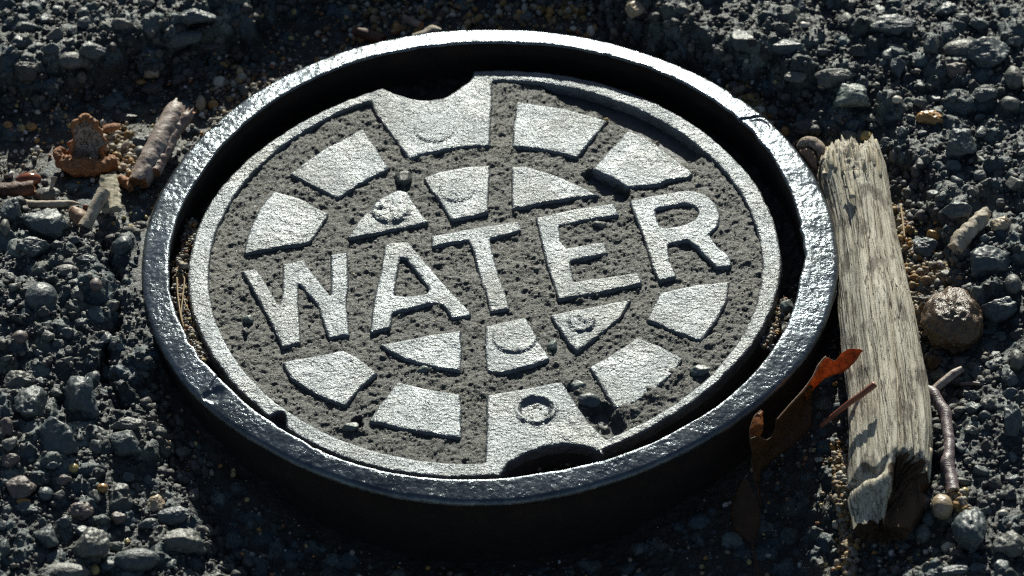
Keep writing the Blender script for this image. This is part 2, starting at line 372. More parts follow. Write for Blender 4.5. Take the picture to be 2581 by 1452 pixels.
def ground_z(x, y):
    i = np.clip(np.searchsorted(GX, x) - 1, 0, len(GX) - 2); j = np.clip(np.searchsorted(GY, y) - 1, 0, len(GY) - 2)
    fx = (x - GX[i]) / (GX[i + 1] - GX[i]); fy = (y - GY[j]) / (GY[j + 1] - GY[j])
    return (gz[j, i] * (1 - fx) * (1 - fy) + gz[j, i + 1] * fx * (1 - fy) + gz[j + 1, i] * (1 - fx) * fy + gz[j + 1, i + 1] * fx * fy)
def on_ground(px, py, off=0.0):
    z = -40.0
    for _ in range(12):
        q = P(px, py, z); z = .5 * z + .5 * (float(ground_z(q[0], q[1])) + off)
    return P(px, py, z)
nx, ny = len(GX), len(GY)
gv = np.stack([gx, gy, gz], -1); tu = np.gradient(gv, axis=1); tv = np.gradient(gv, axis=0); gn = np.cross(tu, tv); gn /= np.linalg.norm(gn, axis=-1)[..., None]
steep = sstep(.15, .75, 1 - gn[..., 2]) * (rad > rout + 25)
gv = gv + gn * (steep * (9 * fbm(gx, gy, gz, wl=26, oct=3, seed=91) + 3 * fbm(gx, gy, gz, wl=9, oct=2, seed=92)))[..., None]
idx = np.arange(nx * ny).reshape(ny, nx)
F = np.stack([idx[:-1, :-1].ravel(), idx[:-1, 1:].ravel(), idx[1:, 1:].ravel(), idx[1:, :-1].ravel()], 1)
g = mk('ground', gv.reshape(-1, 3), F, M['asphalt'], col=gc.reshape(-1, 3))
tag(g, 'rough weathered dark asphalt with embedded stones and a sandy hollow round the iron ring', kind='structure')

# ------------------------------------------------------------------ loose grains (uncountable)
def grains(name, pts, size, colors, mat, seed, sub=1, flat=.75, **kw):
    rg = np.random.RandomState(seed); bv, bf = ico(sub); n = len(pts); nv = len(bv)
    q = rg.normal(size=(n, 4)); q /= np.linalg.norm(q, axis=1)[:, None]
    w, x, y, z = q.T
    R = np.stack([1-2*(y*y+z*z), 2*(x*y-z*w), 2*(x*z+y*w), 2*(x*y+z*w), 1-2*(x*x+z*z), 2*(y*z-x*w), 2*(x*z-y*w), 2*(y*z+x*w), 1-2*(x*x+y*y)], 1).reshape(n, 3, 3)
    sc = np.c_[rg.uniform(.8, 1.25, n), rg.uniform(.7, 1.1, n), rg.uniform(flat - .15, flat + .15, n)] * np.asarray(size)[:, None]
    v = bv[None] * (1 + rg.uniform(-.18, .18, (n, nv, 1)))
    v = v * sc[:, None, :]; v = np.einsum('nij,nkj->nki', R, v) + pts[:, None, :]
    f = (bf[None] + (np.arange(n) * nv)[:, None, None]).reshape(-1, 3)
    c = np.repeat(colors, nv, axis=0)
    o = mk(name, v.reshape(-1, 3), f, mat, col=c, smooth=(sub > 1)); tag(o, **kw); return o
spal = np.array([(.45, .42, .36), (.36, .27, .17), (.42, .22, .07), (.30, .28, .25), (.55, .53, .50), (.20, .17, .14), (.13, .12, .12), (.10, .095, .09), (.32, .15, .08), (.45, .36, .16), (.16, .13, .10), (.24, .20, .16)])
def scatter(n, seed, cond, smin, smax, pw, palette, lift=.3, bright=1.0):
    rg = np.random.RandomState(seed); pts = []; sz = []; cs = []
    x = rg.uniform(-1420, 1430, n); y = rg.uniform(-1240, 1330, n); s = smin + (smax - smin) * rg.rand(n) ** pw
    i = np.clip(np.searchsorted(GX, x), 0, nx - 1); j = np.clip(np.searchsorted(GY, y), 0, ny - 1)
    keep = cond(x, y, pit[j, i], sdist[j, i], rad[j, i] - rout[j, i], rg.rand(n))
    x, y, s = x[keep], y[keep], s[keep]
    z = ground_z(x, y) + s * lift
    return np.c_[x, y, z], s, palette[rg.randint(len(palette), size=len(x))] * rg.uniform(.75, 1.2, (len(x), 1)) * bright
p_, s_, c_ = scatter(52000, 61, lambda x, y, p, sd_, rr, u: (p > .6) & (rr > 6) & ((y > -500) | (x > 860) | (u < .12)) & (u < .25 + .75 * sstep(-.3, .5, fbm(x, y, wl=150, seed=71))), 2.2, 10, 2.8, spal)
grains('sand', p_, s_, c_, M['grain'], 1, label='loose tan, amber and white sand grains in the hollow round the ring', kind='stuff')
p_, s_, c_ = scatter(60000, 64, lambda x, y, p, sd_, rr, u: (np.abs(sd_ + 6) < 36) & (rr > 14) & (u < .4), 5, 19, 1.8, np.array([(.05, .048, .046), (.07, .068, .064), (.095, .092, .086), (.06, .06, .06), (.11, .105, .095)]), .1)
grains('gravel', p_, s_, c_, M['asphalt'], 5, sub=2, label='dark lumps of crumbled asphalt along the broken edge of the hollow', kind='stuff')
p_, s_, c_ = scatter(22000, 62, lambda x, y, p, sd_, rr, u: (p < .5) & (rr > 4), 2.2, 9.5, 2.4, np.array([(.06, .058, .055), (.08, .078, .072), (.11, .108, .10), (.05, .05, .05), (.13, .12, .105), (.09, .09, .095), (.20, .18, .15)]), .25)
grains('gravel', p_, s_, c_, M['asphalt'], 2, label='fine dark grit crumbling out of the worn asphalt surface', kind='stuff')

# ------------------------------------------------------------------ iron ring
def ring_build():
    n = 1500; th = np.linspace(0, 2 * np.pi, n, endpoint=False)
    ri = fRI(th); ro = fRO(th); cx, cy = np.cos(th), np.sin(th)
    # wear of the two edges
    wi = 2.2 * fbm(cx * 60, cy * 60, wl=4, oct=3, seed=3) + 3 * fbm(cx * 10, cy * 10, wl=2, oct=2, seed=5)
    wo = 1.3 * fbm(cx * 60, cy * 60, wl=4, oct=3, seed=6) + 1.5 * fbm(cx * 10, cy * 10, wl=2, oct=2, seed=7)
    ri = ri + wi; ro = ro + wo
    def px_ang(x, y): q = P(x, y, 0); return math.atan2(q[1] - cR[1], q[0] - cR[0])
    # chips in the inner edge
    for x, y, wdt, dp in ((480,860,.022,6),(524,895,.03,7),(1060,118,.012,4),(1525,140,.014,4),(1840,285,.02,4),(1895,330,.03,5),(2028,575,.02,-5),(2018,640,.03,7),(790,1125,.01,3),(700,1075,.015,3)):
        a = px_ang(x, y); d = np.angle(np.exp(1j * (th - a))); ri = ri + dp * np.exp(-(d / wdt) ** 2)
    T = np.concatenate([[0, .015, .04], np.linspace(.08, .9, 26), [.93, .955, .975, .99, 1.0]])
    rows = []; 
    for t in T:
        r = ri + (ro - ri) * t; wdt = ro - ri
        z = -1.0 - 13.0 * t ** 1.2 - 1.6 * np.clip(1 - t * wdt / 9, 0, 1) ** 1.5
        z = z - np.where(t * wdt < 4, 4 * (1 - np.sqrt(np.clip(1 - (1 - t * wdt / 4) ** 2, 0, 1))), 0)
        q = (1 - t) * wdt
        z = z - np.where(q < 13, 13 * (1 - np.sqrt(np.clip(1 - (1 - q / 13) ** 2, 0, 1))), 0)
        X = r * cx; Y = r * cy
        z = z + .9 * fbm(X, Y, wl=60, oct=2, seed=12) + .7 * fbm(X, Y, wl=13, oct=2, seed=14) * min(1, 8 * t) * min(1, 8 * (1 - t))
        chip = P(1900, 300, -4)[:2] - cR; z = z - 3.5 * sstep(34, 26, np.hypot(X - chip[0] - 10, Y - chip[1] + 26)) * sstep(.1, .5, t)
        chip = P(540, 995, -6)[:2] - cR; z = z - 6 * sstep(30, 18, np.hypot(X - chip[0], Y - chip[1]) + 8 * fbm(X, Y, wl=18, oct=2, seed=61))
        # cracks across the ring
        for (x1, y1, x2, y2, dp) in ((1862, 303, 1930, 284, 7), (535, 968, 556, 938, 4)):
            a = P(x1, y1, -3)[:2] - cR; b = P(x2, y2, -3)[:2] - cR
            ab = b - a; s = np.clip(((X - a[0]) * ab[0] + (Y - a[1]) * ab[1]) / (ab @ ab), -.2, 1.2)
            dd = np.hypot(X - a[0] - s * ab[0], Y - a[1] - s * ab[1]); z = z - dp * np.exp(-(dd / 3.0) ** 2)
        rows.append(np.c_[X, Y, z])
    rows = np.array(rows)
    def strip(rw, o=0):
        k = len(rw); id_ = np.arange(k * n).reshape(k, n); nx_ = np.roll(id_, -1, axis=1)
        return np.stack([id_[:-1].ravel(), id_[1:].ravel(), nx_[1:].ravel(), nx_[:-1].ravel()], 1)
    C3 = np.array([cR[0], cR[1], 0.0])
    root = empty('iron_ring', C3)
    mk('rim', rows.reshape(-1, 3) + C3, strip(rows), M['ring'], root, C3)
    outw = []
    for k, (dr, z) in enumerate(((0, -21), (1.0, -26), (-3, -34), (-9, -60), (-12, -100), (-13, -160), (-13, -230), (-10, -300))):
        r = ro + dr + 1.6 * fbm(cx * 400, cy * 400, np.full(n, z * 1.0), wl=30, oct=3, seed=22) * (1 if k else 0)
        zz = rows[-1][:, 2] - .05 if k == 0 else np.full(n, float(z))
        outw.append(np.c_[r * cx, r * cy, zz])
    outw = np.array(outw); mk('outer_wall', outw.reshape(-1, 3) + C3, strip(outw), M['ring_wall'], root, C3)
    inw = []
    for dr, z in ((8, -130), (9, -90), (6, -50), (3, -25), (0, 0)):
        r = ri + dr + (1.5 * fbm(cx * 400, cy * 400, np.full(n, z * 1.0), wl=30, oct=3, seed=25) if z else 0)
        zz = rows[0][:, 2] - .05 if z == 0 else np.full(n, float(z))
        inw.append(np.c_[r * cx, r * cy, zz])
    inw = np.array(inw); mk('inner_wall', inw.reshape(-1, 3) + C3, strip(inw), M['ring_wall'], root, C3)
    tag(root, 'raised dark iron ring with worn shiny rim, standing round the round lid', 'iron ring'); return root
ring_build()

# ------------------------------------------------------------------ lid
def resample(p, step):
    p = np.asarray(p)[:, :2]; q = np.vstack([p, p[:1]]); d = np.hypot(*np.diff(q, axis=0).T); s = np.concatenate([[0], np.cumsum(d)])
    n = max(8, int(s[-1] / step)); t = np.linspace(0, s[-1], n, endpoint=False)
    return np.c_[np.interp(t, s, q[:, 0]), np.interp(t, s, q[:, 1])]
def smooth_corners(p, k=2):
    for _ in range(k): p = .5 * p + .25 * (np.roll(p, 1, 0) + np.roll(p, -1, 0))
    return p
def area(p): return .5 * np.sum(p[:, 0] * np.roll(p[:, 1], -1) - np.roll(p[:, 0], -1) * p[:, 1])
def slab(name, rings, ztop, zbot, mat, parent, origin, step=4.5, R=6.0, seed=0, bumps=(), ksm=2, wob=1.8, flare=3.0):
    loops = []
    for k, r in enumerate(rings):
        r = resample(r, step); r = smooth_corners(r, ksm)
        if (area(r) < 0) == (k == 0): r = r[::-1]
        # outer loop ccw, holes cw: left normal points inwards for both
        t = np.roll(r, -1, 0) - np.roll(r, 1, 0); t /= np.maximum(np.linalg.norm(t, axis=1), 1e-9)[:, None]
        nrm = np.c_[-t[:, 1], t[:, 0]]
        r = r + nrm * (wob * fbm(r[:, 0], r[:, 1], wl=22, oct=3, seed=seed + 3))[:, None]
        loops.append((r, nrm))
    dense = np.vstack([l[0] for l in loops]); kd = KDTree(len(dense))
    for i, p in enumerate(dense): kd.insert((p[0], p[1], 0), i)
    kd.balance()
    x0, y0 = dense.min(0); x1, y1 = dense.max(0)
    g_ = np.array([(x + (step * .5 if j % 2 else 0), y) for j, y in enumerate(np.arange(y0, y1, step * .9)) for x in np.arange(x0, x1, step)])
    rg = np.random.RandomState(seed + 1); g_ = g_ + rg.uniform(-.25, .25, g_.shape) * step
    ins = inside(loops[0][0], g_[:, 0], g_[:, 1])
    for l in loops[1:]: ins &= ~inside(l[0], g_[:, 0], g_[:, 1])
    g_ = g_[ins]
    dd = np.array([kd.find((p[0], p[1], 0))[2] for p in g_]); g_ = g_[dd > R + .45 * step]
    pts = []; zs = []; edges = []; starts = []
    for r, nrm in loops:
        s0 = len(pts); starts.append(s0); n = len(r)
        pts += [tuple(p) for p in r]; zs += [-R] * n
        edges += [(s0 + i, s0 + (i + 1) % n) for i in range(n)]
    nb = len(pts)
    for r, nrm in loops:
        for off, zz in ((R * .3, -R * .32), (R, 0.0)):
            q = r + nrm * off
            pts += [tuple(p) for p in q]; zs += [zz] * len(q)
    pts += [tuple(p) for p in g_]; zs += [0.0] * len(g_)
    res = delaunay_2d_cdt([Vector(p) for p in pts], edges, [], 0, 1e-4)
    vo = np.array([v[:] for v in res[0]]); fo = np.array([list(t) for t in res[2] if len(t) == 3]); orig = res[3]
    z = np.array([zs[o[0]] if o else -R for o in orig])
    c = vo[fo].mean(axis=1); keep = inside(loops[0][0], c[:, 0], c[:, 1])
    for l in loops[1:]: keep &= ~inside(l[0], c[:, 0], c[:, 1])
    fo = fo[keep]
    top = z > -R * .9
    nz = 1.1 * fbm(vo[:, 0], vo[:, 1], wl=30, oct=2, seed=seed + 9) + .55 * fbm(vo[:, 0], vo[:, 1], wl=9, oct=2, seed=seed + 10)
    z = z + np.where(top, nz, 0)
    for (bx, by, br, bh, kind) in bumps:
        q = P(bx, by, ztop); d = np.hypot(vo[:, 0] - q[0], vo[:, 1] - q[1])
        if kind == 'disc': z = z + np.where(top, bh * sstep(br + 3, br - 3, d), 0)
        elif kind == 'ringed': z = z + np.where(top, (1 + .8 * fbm(vo[:, 0], vo[:, 1], wl=26, oct=2, seed=78)) * bh * np.exp(-((d - br) / 8) ** 2) - bh * 1.1 * sstep(br, br - 16, d), 0)
        else: z = z + np.where(top, sstep(br + 5, br - 8, d) * (bh + bh * .8 * fbm(vo[:, 0], vo[:, 1], wl=14, oct=3, seed=77)), 0)
    V = np.c_[vo, ztop + z]; faces = [tuple(t) for t in fo]
    e1 = vo[fo[:, 1]] - vo[fo[:, 0]]; e2 = vo[fo[:, 2]] - vo[fo[:, 0]]
    faces = [t if s > 0 else t[::-1] for t, s in zip(faces, e1[:, 0] * e2[:, 1] - e1[:, 1] * e2[:, 0])]
    new = {o[0]: i for i, o in enumerate(orig) if o for o in [sorted(o)] }
    V = list(map(tuple, V)); base = len(V); k = 0
    for (r, nrm), s0 in zip(loops, starts):
        n = len(r); b0 = len(V)
        for i in range(n):
            p = r[i] - nrm[i] * flare; V.append((p[0], p[1], zbot))
        for i in range(n):
            a, b = new.get(s0 + i), new.get(s0 + (i + 1) % n)
            if a is None or b is None: continue
            faces.append((b, a, b0 + i, b0 + (i + 1) % n))
    return mk(name, np.array(V), faces, mat, parent, origin)

LC = np.array([cL[0], cL[1], ZF])
lid = empty('round_lid', LC)
tag(lid, 'round cast iron lid with raised letters WATER and raised blocks, seated inside the ring', 'lid')
def angl(p): return np.arctan2(p[:, 1] - cL[1], p[:, 0] - cL[0])
def splice(fr, inserts, n=700):
    """closed curve of radius fr(theta) with pieces (pixel lists at ZL) replacing their angular span"""
    th = np.linspace(-np.pi, np.pi, n, endpoint=False); base = np.c_[cL[0] + fr(th) * np.cos(th), cL[1] + fr(th) * np.sin(th)]
    pieces = []; keep = np.ones(n, bool)
    for ins in inserts:
        q = PP(ins, ZL)[:, :2]; a = angl(q)
        if a[0] > a[-1]: q = q[::-1]; a = a[::-1]
        keep &= ~((th >= min(a[0], a[-1])) & (th <= max(a[0], a[-1]))); pieces.append((a[0], q))
    out = []; items = [(t, [b]) for t, b, k in zip(th, base, keep) if k] + [(a, list(q)) for a, q in pieces]
    items.sort(key=lambda s: s[0])
    for _, q in items: out += [list(p) for p in q]
    return np.array(out)
notch1 = [(968,223),(995,234),(1023,244),(1057,250),(1084,250),(1109,249),(1130,240),(1146,230),(1163,217),(1180,207),(1191,194)]
notch2 = [(1256,1203),(1266,1190),(1281,1168),(1323,1142),(1375,1126),(1428,1119),(1480,1126),(1505,1136),(1524,1148)]
key1 = [(936,259),(948,290),(985,338),(1031,401),(1075,387),(1128,376),(1180,370),(1235,367),(1238,290),(1241,207)]
key2 = [(1222,1163),(1226,1079),(1225,1028),(1225,993),(1300,982),(1360,971),(1420,960),(1436,990),(1454,1018),(1486,1063),(1530,1108)]
dmg = [(690,1043),(705,1036),(718,1042),(722,1078)]
outer = splice(lambda t: fCO(t) + 1.5 * fbm(np.cos(t) * 60, np.sin(t) * 60, wl=3.5, oct=3, seed=8), [notch1, notch2, dmg])
inner = splice(fCI, [key1, key2])
slab('outer_rim', [outer, inner], ZL, ZF + .5, M['lid'], lid, LC, seed=11, bumps=[(1095, 325, 52, 3.2, 'disc'), (1350, 1030, 46, 5.5, 'ringed')])
plate_out = splice(lambda t: fCO(t) - 3, [[(a, b + 4) for a, b in notch1], [(a, b - 2) for a, b in notch2]])
slab('base_plate', [plate_out], ZF, ZF - 45, M['plate'], lid, LC, step=12, R=2, seed=12)
PADS = {
 'A': ([(1301,255),(1417,272),(1480,287),(1531,304),(1495,350),(1454,398),(1410,386),(1365,377),(1325,372),(1290,370),(1294,310)], []),
 'B': ([(1585,325),(1653,362),(1705,402),(1747,434),(1738,447),(1680,456),(1653,466),(1583,473),(1540,448),(1491,426),(1535,378)], []),
 'C': ([(1840,708),(1760,716),(1661,737),(1650,765),(1627,806),(1680,828),(1722,845),(1767,860),(1802,815),(1830,765)], []),
 'D': ([(1606,849),(1660,868),(1722,902),(1700,938),(1655,978),(1600,1016),(1550,1030),(1522,984),(1483,924),(1545,890)], []),
 'E': ([(1002,960),(1075,979),(1162,993),(1163,1050),(1163,1104),(1110,1098),(1062,1089),(990,1076),(929,1060),(960,1015)], []),
 'F': ([(710,911),(800,895),(868,881),(912,908),(953,940),(915,970),(870,1024),(826,1010),(780,985),(733,955)], []),
 'G': ([(691,479),(760,500),(829,539),(808,575),(783,610),(694,626),(611,641),(623,589),(652,525)], []),
 'H': ([(915,323),(826,369),(775,402),(728,438),(765,457),(800,474),(852,500),(910,462),(981,424),(950,375)], []),
 'I': ([(1065,448),(1098,434),(1141,425),(1185,418),(1235,416),(1233,470),(1231,534),(1190,546),(1136,556),(1112,515)], [(1152, 478, 46, 3.2, 'disc')]),
 'J': ([(1289,418),(1325,417),(1391,437),(1457,465),(1514,492),(1450,499),(1391,507),(1340,518),(1289,528),(1288,470)], []),
 'K': ([(873,602),(905,552),(957,500),(1004,477),(1028,484),(1054,526),(1082,560),(1030,573),(984,581),(930,592)], [(985, 530, 50, 5.0, 'rough')]),
 'L': ([(952,868),(1060,848),(1163,830),(1163,885),(1163,937),(1115,930),(1075,921),(1030,908),(985,888)], []),
 'M': ([(1222,821),(1270,810),(1326,799),(1357,855),(1388,905),(1350,919),(1312,929),(1260,941),(1225,937),(1223,880)], [(1298, 850, 55, 4.0, 'disc')]),
 'N': ([(1385,792),(1490,772),(1593,753),(1562,803),(1512,845),(1454,887),(1435,868),(1417,842)], [(1466, 812, 34, 6.0, 'rough')]),
}
for i, (k, (poly, bm_)) in enumerate(PADS.items()):
    slab('raised_block', [PP(poly, ZL)], ZL, ZF + .5, M['lid'], lid, LC, seed=30 + i, bumps=bm_)
LET = {
 'W': [[(608,682),(646,674),(676,722),(703,768),(711,740),(712,664),(768,653),(775,670),(805,708),(833,744),(833,690),(832,640),(876,634),(878,690),(879,715),(873,756),(876,792),(882,845),(829,852),(816,821),(800,769),(770,735),(753,716),(752,760),(755,800),(759,863),(711,876),(685,820),(652,758),(630,720)]],
 'A': [[(968,618),(984,610),(1029,608),(1075,662),(1128,723),(1180,778),(1188,790),(1183,797),(1138,803),(1125,779),(1109,765),(1078,766),(1031,779),(989,789),(984,827),(932,838),(936,792),(943,745),(947,728),(960,675)], [(1010,649),(1023,652),(1052,688),(1081,730),(1074,739),(1023,746),(994,744),(999,702)]],
 'T': [[(1085,594),(1193,574),(1260,563),(1308,555),(1316,581),(1260,595),(1235,602),(1246,649),(1260,702),(1276,740),(1286,779),(1260,782),(1235,787),(1225,740),(1212,715),(1191,626),(1178,607),(1130,614),(1088,623)]],
 'E': [[(1349,547),(1444,526),(1547,510),(1562,542),(1483,555),(1409,570),(1415,607),(1428,623),(1525,608),(1533,639),(1438,658),(1447,709),(1611,685),(1619,715),(1496,741),(1407,755),(1375,657),(1360,594)]],
 'R': [[(1585,505),(1653,490),(1719,479),(1746,479),(1780,489),(1806,513),(1816,542),(1811,568),(1788,591),(1811,623),(1840,644),(1845,667),(1837,674),(1806,675),(1780,649),(1751,620),(1732,605),(1684,615),(1690,657),(1706,694),(1703,699),(1661,709),(1643,673),(1622,599),(1598,539)], [(1653,528),(1720,513),(1740,515),(1756,523),(1761,535),(1750,553),(1727,564),(1680,573),(1664,570),(1656,550)]],
}
for i, (k, rings) in enumerate(LET.items()):
    o = slab('letter', [PP(r, ZL) for r in rings], ZL, ZF + .5, M['lid'], lid, LC, step=3.5, seed=60 + i, ksm=1, wob=.8)
    o['label'] = 'raised letter ' + k

# packed grit in the recesses of the lid
ax = np.arange(cL[0] - 730, cL[0] + 730, 3.0); ay = np.arange(cL[1] - 730, cL[1] + 730, 3.0)
lx, ly = np.meshgrid(ax, ay)
lr = np.hypot(lx - cL[0], ly - cL[1]); la = np.arctan2(ly - cL[1], lx - cL[0]); li = fCI(la.ravel()).reshape(la.shape)
lz = -49.5 + 3.4 * fbm(lx, ly, wl=45, oct=2, seed=5) + 3.4 * fbm(lx, ly, wl=15, oct=5, seed=6, gain=.68) + 1.5 * (1 - np.abs(vnoise(lx / 7.5, ly / 7.5, seed=9))) - 1.3
for px, py, r in ((1400,222,26),(1440,236,34),(1490,252,38),(1540,272,38),(1590,298,38),(1640,325,36),(1690,358,34),(1730,385,30),(1500,452,22),(1530,478,24),(1565,496,18),(1510,1050,26),(1540,1085,26),(900,1075,14),(1245,1105,16)):
    q = P(px, py, -60); d = np.hypot((lx - q[0]) / 1.0, (ly - q[1]) / 1.2); lz = lz - 24 * sstep(r * 1.5, r * .7, d + 7 * fbm(lx, ly, wl=24, seed=13))
for px, py, r, h in ((1440,960,26,10),(1470,990,26,12),(1500,1015,26,8),(1210,965,36,6),(1050,455,10,3),(1700,940,24,12),(1640,990,30,11),(1590,1030,34,11)):
    q = P(px, py, -45); d = np.hypot(lx - q[0], ly - q[1]); lz = lz + h * sstep(r * 1.6, 0, d) * (1 + .3 * fbm(lx, ly, wl=16, seed=14))
lz = np.maximum(lz, ZF - 6)
inn = lr < li + 2
for kk in (0, 1):
    poly = PP((notch1, notch2)[kk], ZL); c_ = poly.mean(0)[:2]; far = cL + (c_ - cL) * 1.3
    hole = np.vstack([poly[:, :2], [far + (120 if kk == 0 else 120, 0)], [far - (120, 0)]]) if kk == 0 else np.vstack([poly[:, :2], [far + (120, 0)], [far - (120, 0)]])
    inn &= ~inside(hole, lx, ly)
t3 = fbm(lx, ly, wl=9, oct=3, seed=19)[..., None]; t4 = fbm(lx, ly, wl=80, oct=2, seed=20)[..., None]
t5 = sstep(.35, .8, fbm(lx, ly, wl=7, oct=2, seed=29))[..., None]; t6 = sstep(.2, .7, fbm(lx, ly, wl=150, oct=2, seed=37))[..., None]
lc = (1 + 1.1 * t5) * (1 + .3 * t6 * np.array([1.0, .8, .4])) * np.array([.048, .050, .044]) * (1 + .35 * t3 + .2 * t4)
ii = -np.ones(lx.shape, int); ii[inn] = np.arange(inn.sum())
q4 = np.stack([ii[:-1, :-1].ravel(), ii[:-1, 1:].ravel(), ii[1:, 1:].ravel(), ii[1:, :-1].ravel()], 1); q4 = q4[(q4 >= 0).all(1)]
o = mk('packed_sand', np.c_[lx[inn], ly[inn], lz[inn]], q4, M['grit'], col=lc[inn], origin=(cL[0], cL[1], ZF))
tag(o, 'packed grey-brown sand filling the recesses between the raised letters and blocks of the lid', kind='stuff')
rg = np.random.RandomState(88); n = 9000
a = rg.uniform(0, 6.283, n); r = 690 * np.sqrt(rg.rand(n)); gxp = cL[0] + r * np.cos(a); gyp = cL[1] + r * np.sin(a)
jx = np.clip(np.searchsorted(ax, gxp) - 1, 0, len(ax) - 1); jy = np.clip(np.searchsorted(ay, gyp) - 1, 0, len(ay) - 1)
sz = 1.8 + 4.6 * rg.rand(n) ** 3.2
zz = lz[jy, jx] - sz * .5; kp = (zz > ZF + 3) & (zz < ZL - 4) & inn[jy, jx]
cp = np.array([(.17, .16, .13), (.14, .135, .12), (.24, .22, .17), (.13, .125, .11), (.28, .25, .18), (.16, .17, .16), (.34, .32, .28)])
grains('grit', np.c_[gxp, gyp, zz][kp], sz[kp], cp[rg.randint(len(cp), size=kp.sum())], M['grain'], 9,
       label='loose sand grains scattered over the packed sand of the lid', kind='stuff')
# coarse warm grains where the sun reaches the sandy hollow
pts = []; rg = np.random.RandomState(95)
for pxl, cnt, w_, smx in (([(2118,1130),(2124,1200),(2126,1280),(2134,1360),(2140,1460)], 620, 12, 9), ([(262,335),(300,352),(318,385),(326,420)], 260, 17, 10), ([(2262,520),(2288,640),(2306,760),(2326,840)], 260, 15, 9),
                         ([(560,215),(640,190)], 70, 26, 12), ([(860,60),(1000,34),(1200,26),(1400,30),(1500,55)], 420, 30, 11), ([(1860,235),(1900,262),(1935,300)], 260, 14, 11), ([(2396,1240),(2420,1262),(2430,1290)], 120, 10, 9), ([(2350,690),(2400,712),(2330,660)], 200, 14, 9)):
    for _ in range(cnt):
        k = rg.randint(len(pxl) - 1); t = rg.rand(); x = pxl[k][0] * (1 - t) + pxl[k + 1][0] * t + rg.normal() * w_; y = pxl[k][1] * (1 - t) + pxl[k + 1][1] * t + rg.normal() * w_
        sz_ = 3 + smx * rg.rand() ** 2.2; q = on_ground(x, y, sz_ * .35); pts.append((q[0], q[1], q[2], sz_))
pts = np.array(pts); pts = pts[np.hypot(pts[:, 0] - cR[0], pts[:, 1] - cR[1]) > 900]
wpal = np.array([(.46, .34, .18), (.40, .22, .07), (.50, .44, .34), (.30, .20, .11), (.55, .50, .42), (.22, .15, .10), (.36, .30, .22), (.44, .28, .10)])
grains('sand', pts[:, :3], pts[:, 3], wpal[rg.randint(len(wpal), size=len(pts))] * rg.uniform(.35, 1.0, (len(pts), 1)), M['grain'], 13, sub=2, label='coarse amber and cream sand grains heaped beside the wood, the husk and the back of the ring', kind='stuff')
# sand and bits caught in the gap between ring and lid
pts = []; rg = np.random.RandomState(91)
def gap_fill(pxl, n, z, w, smax):
    for _ in range(n):
        k = rg.randint(len(pxl) - 1); t = rg.rand(); x = pxl[k][0] * (1 - t) + pxl[k + 1][0] * t + rg.normal() * w; y = pxl[k][1] * (1 - t) + pxl[k + 1][1] * t + rg.normal() * w
        s = 2 + smax * rg.rand() ** 2.5; zz_ = z + rg.uniform(-9, 5); q = P(x, y, zz_); pts.append((q[0], q[1], zz_, s))
gap_fill([(455,650),(452,710),(458,760),(470,820),(492,868),(515,905)], 1900, -62, 8, 7)
gap_fill([(1972,765),(1966,800),(1945,835),(1925,870)], 500, -72, 8, 7)
gap_fill([(1300,1170),(1380,1160),(1450,1150),(1500,1145)], 600, -118, 9, 9)
gap_fill([(486,560),(475,600),(462,640)], 320, -66, 6, 6)
pts = np.array(pts)
grains('debris', pts[:, :3], pts[:, 3], spal[rg.randint(len(spal), size=len(pts))] * .8, M['grain'], 12, label='sand and brown crumbs caught in the gap between ring and lid', kind='stuff')

# ------------------------------------------------------------------ individually placed stones
_rk = {}
def stone(x0, x1, y0, y1, kind, mat, label=None, group=None, rot=0.0, name='stone', cat='stone', z=None, off=.18, hf=1.0, sub=5, dx=None, rough=.05):
    w = (x1 - x0) / 2.0; ext = (y1 - y0) / 2.0
    hz = ext / 1.153 * hf; dy = math.sqrt(max(ext ** 2 - (.725 * hz) ** 2, (ext * .45) ** 2)) / .69
    cx_, cy_ = (x0 + x1) / 2, (y0 + y1) / 2
    q = on_ground(cx_, cy_, off * hz) if z is None else P(cx_, cy_, z)
    seed = int(x0 * 7 + y0 * 13) % 9973
    key = (kind, seed, sub); v, f = rock(seed, sub, kind, rough)
    c, s = math.cos(rot), math.sin(rot)
    V = np.c_[v[:, 0] * w, v[:, 1] * dy, v[:, 2] * hz]
    if rot:
        u = np.c_[V[:, 0] * c - V[:, 1] * s, V[:, 0] * s + V[:, 1] * c]
        u[:, 0] *= w / np.abs(u[:, 0]).max(); u[:, 1] *= dy / np.abs(u[:, 1]).max(); V = np.c_[u, V[:, 2]]
    o = mk(name, V + q, f, M[mat], origin=q)
    tag(o, label, cat, group)
    occupied.append((q[0], q[1], max(w, dy)))
    return o
occupied = []
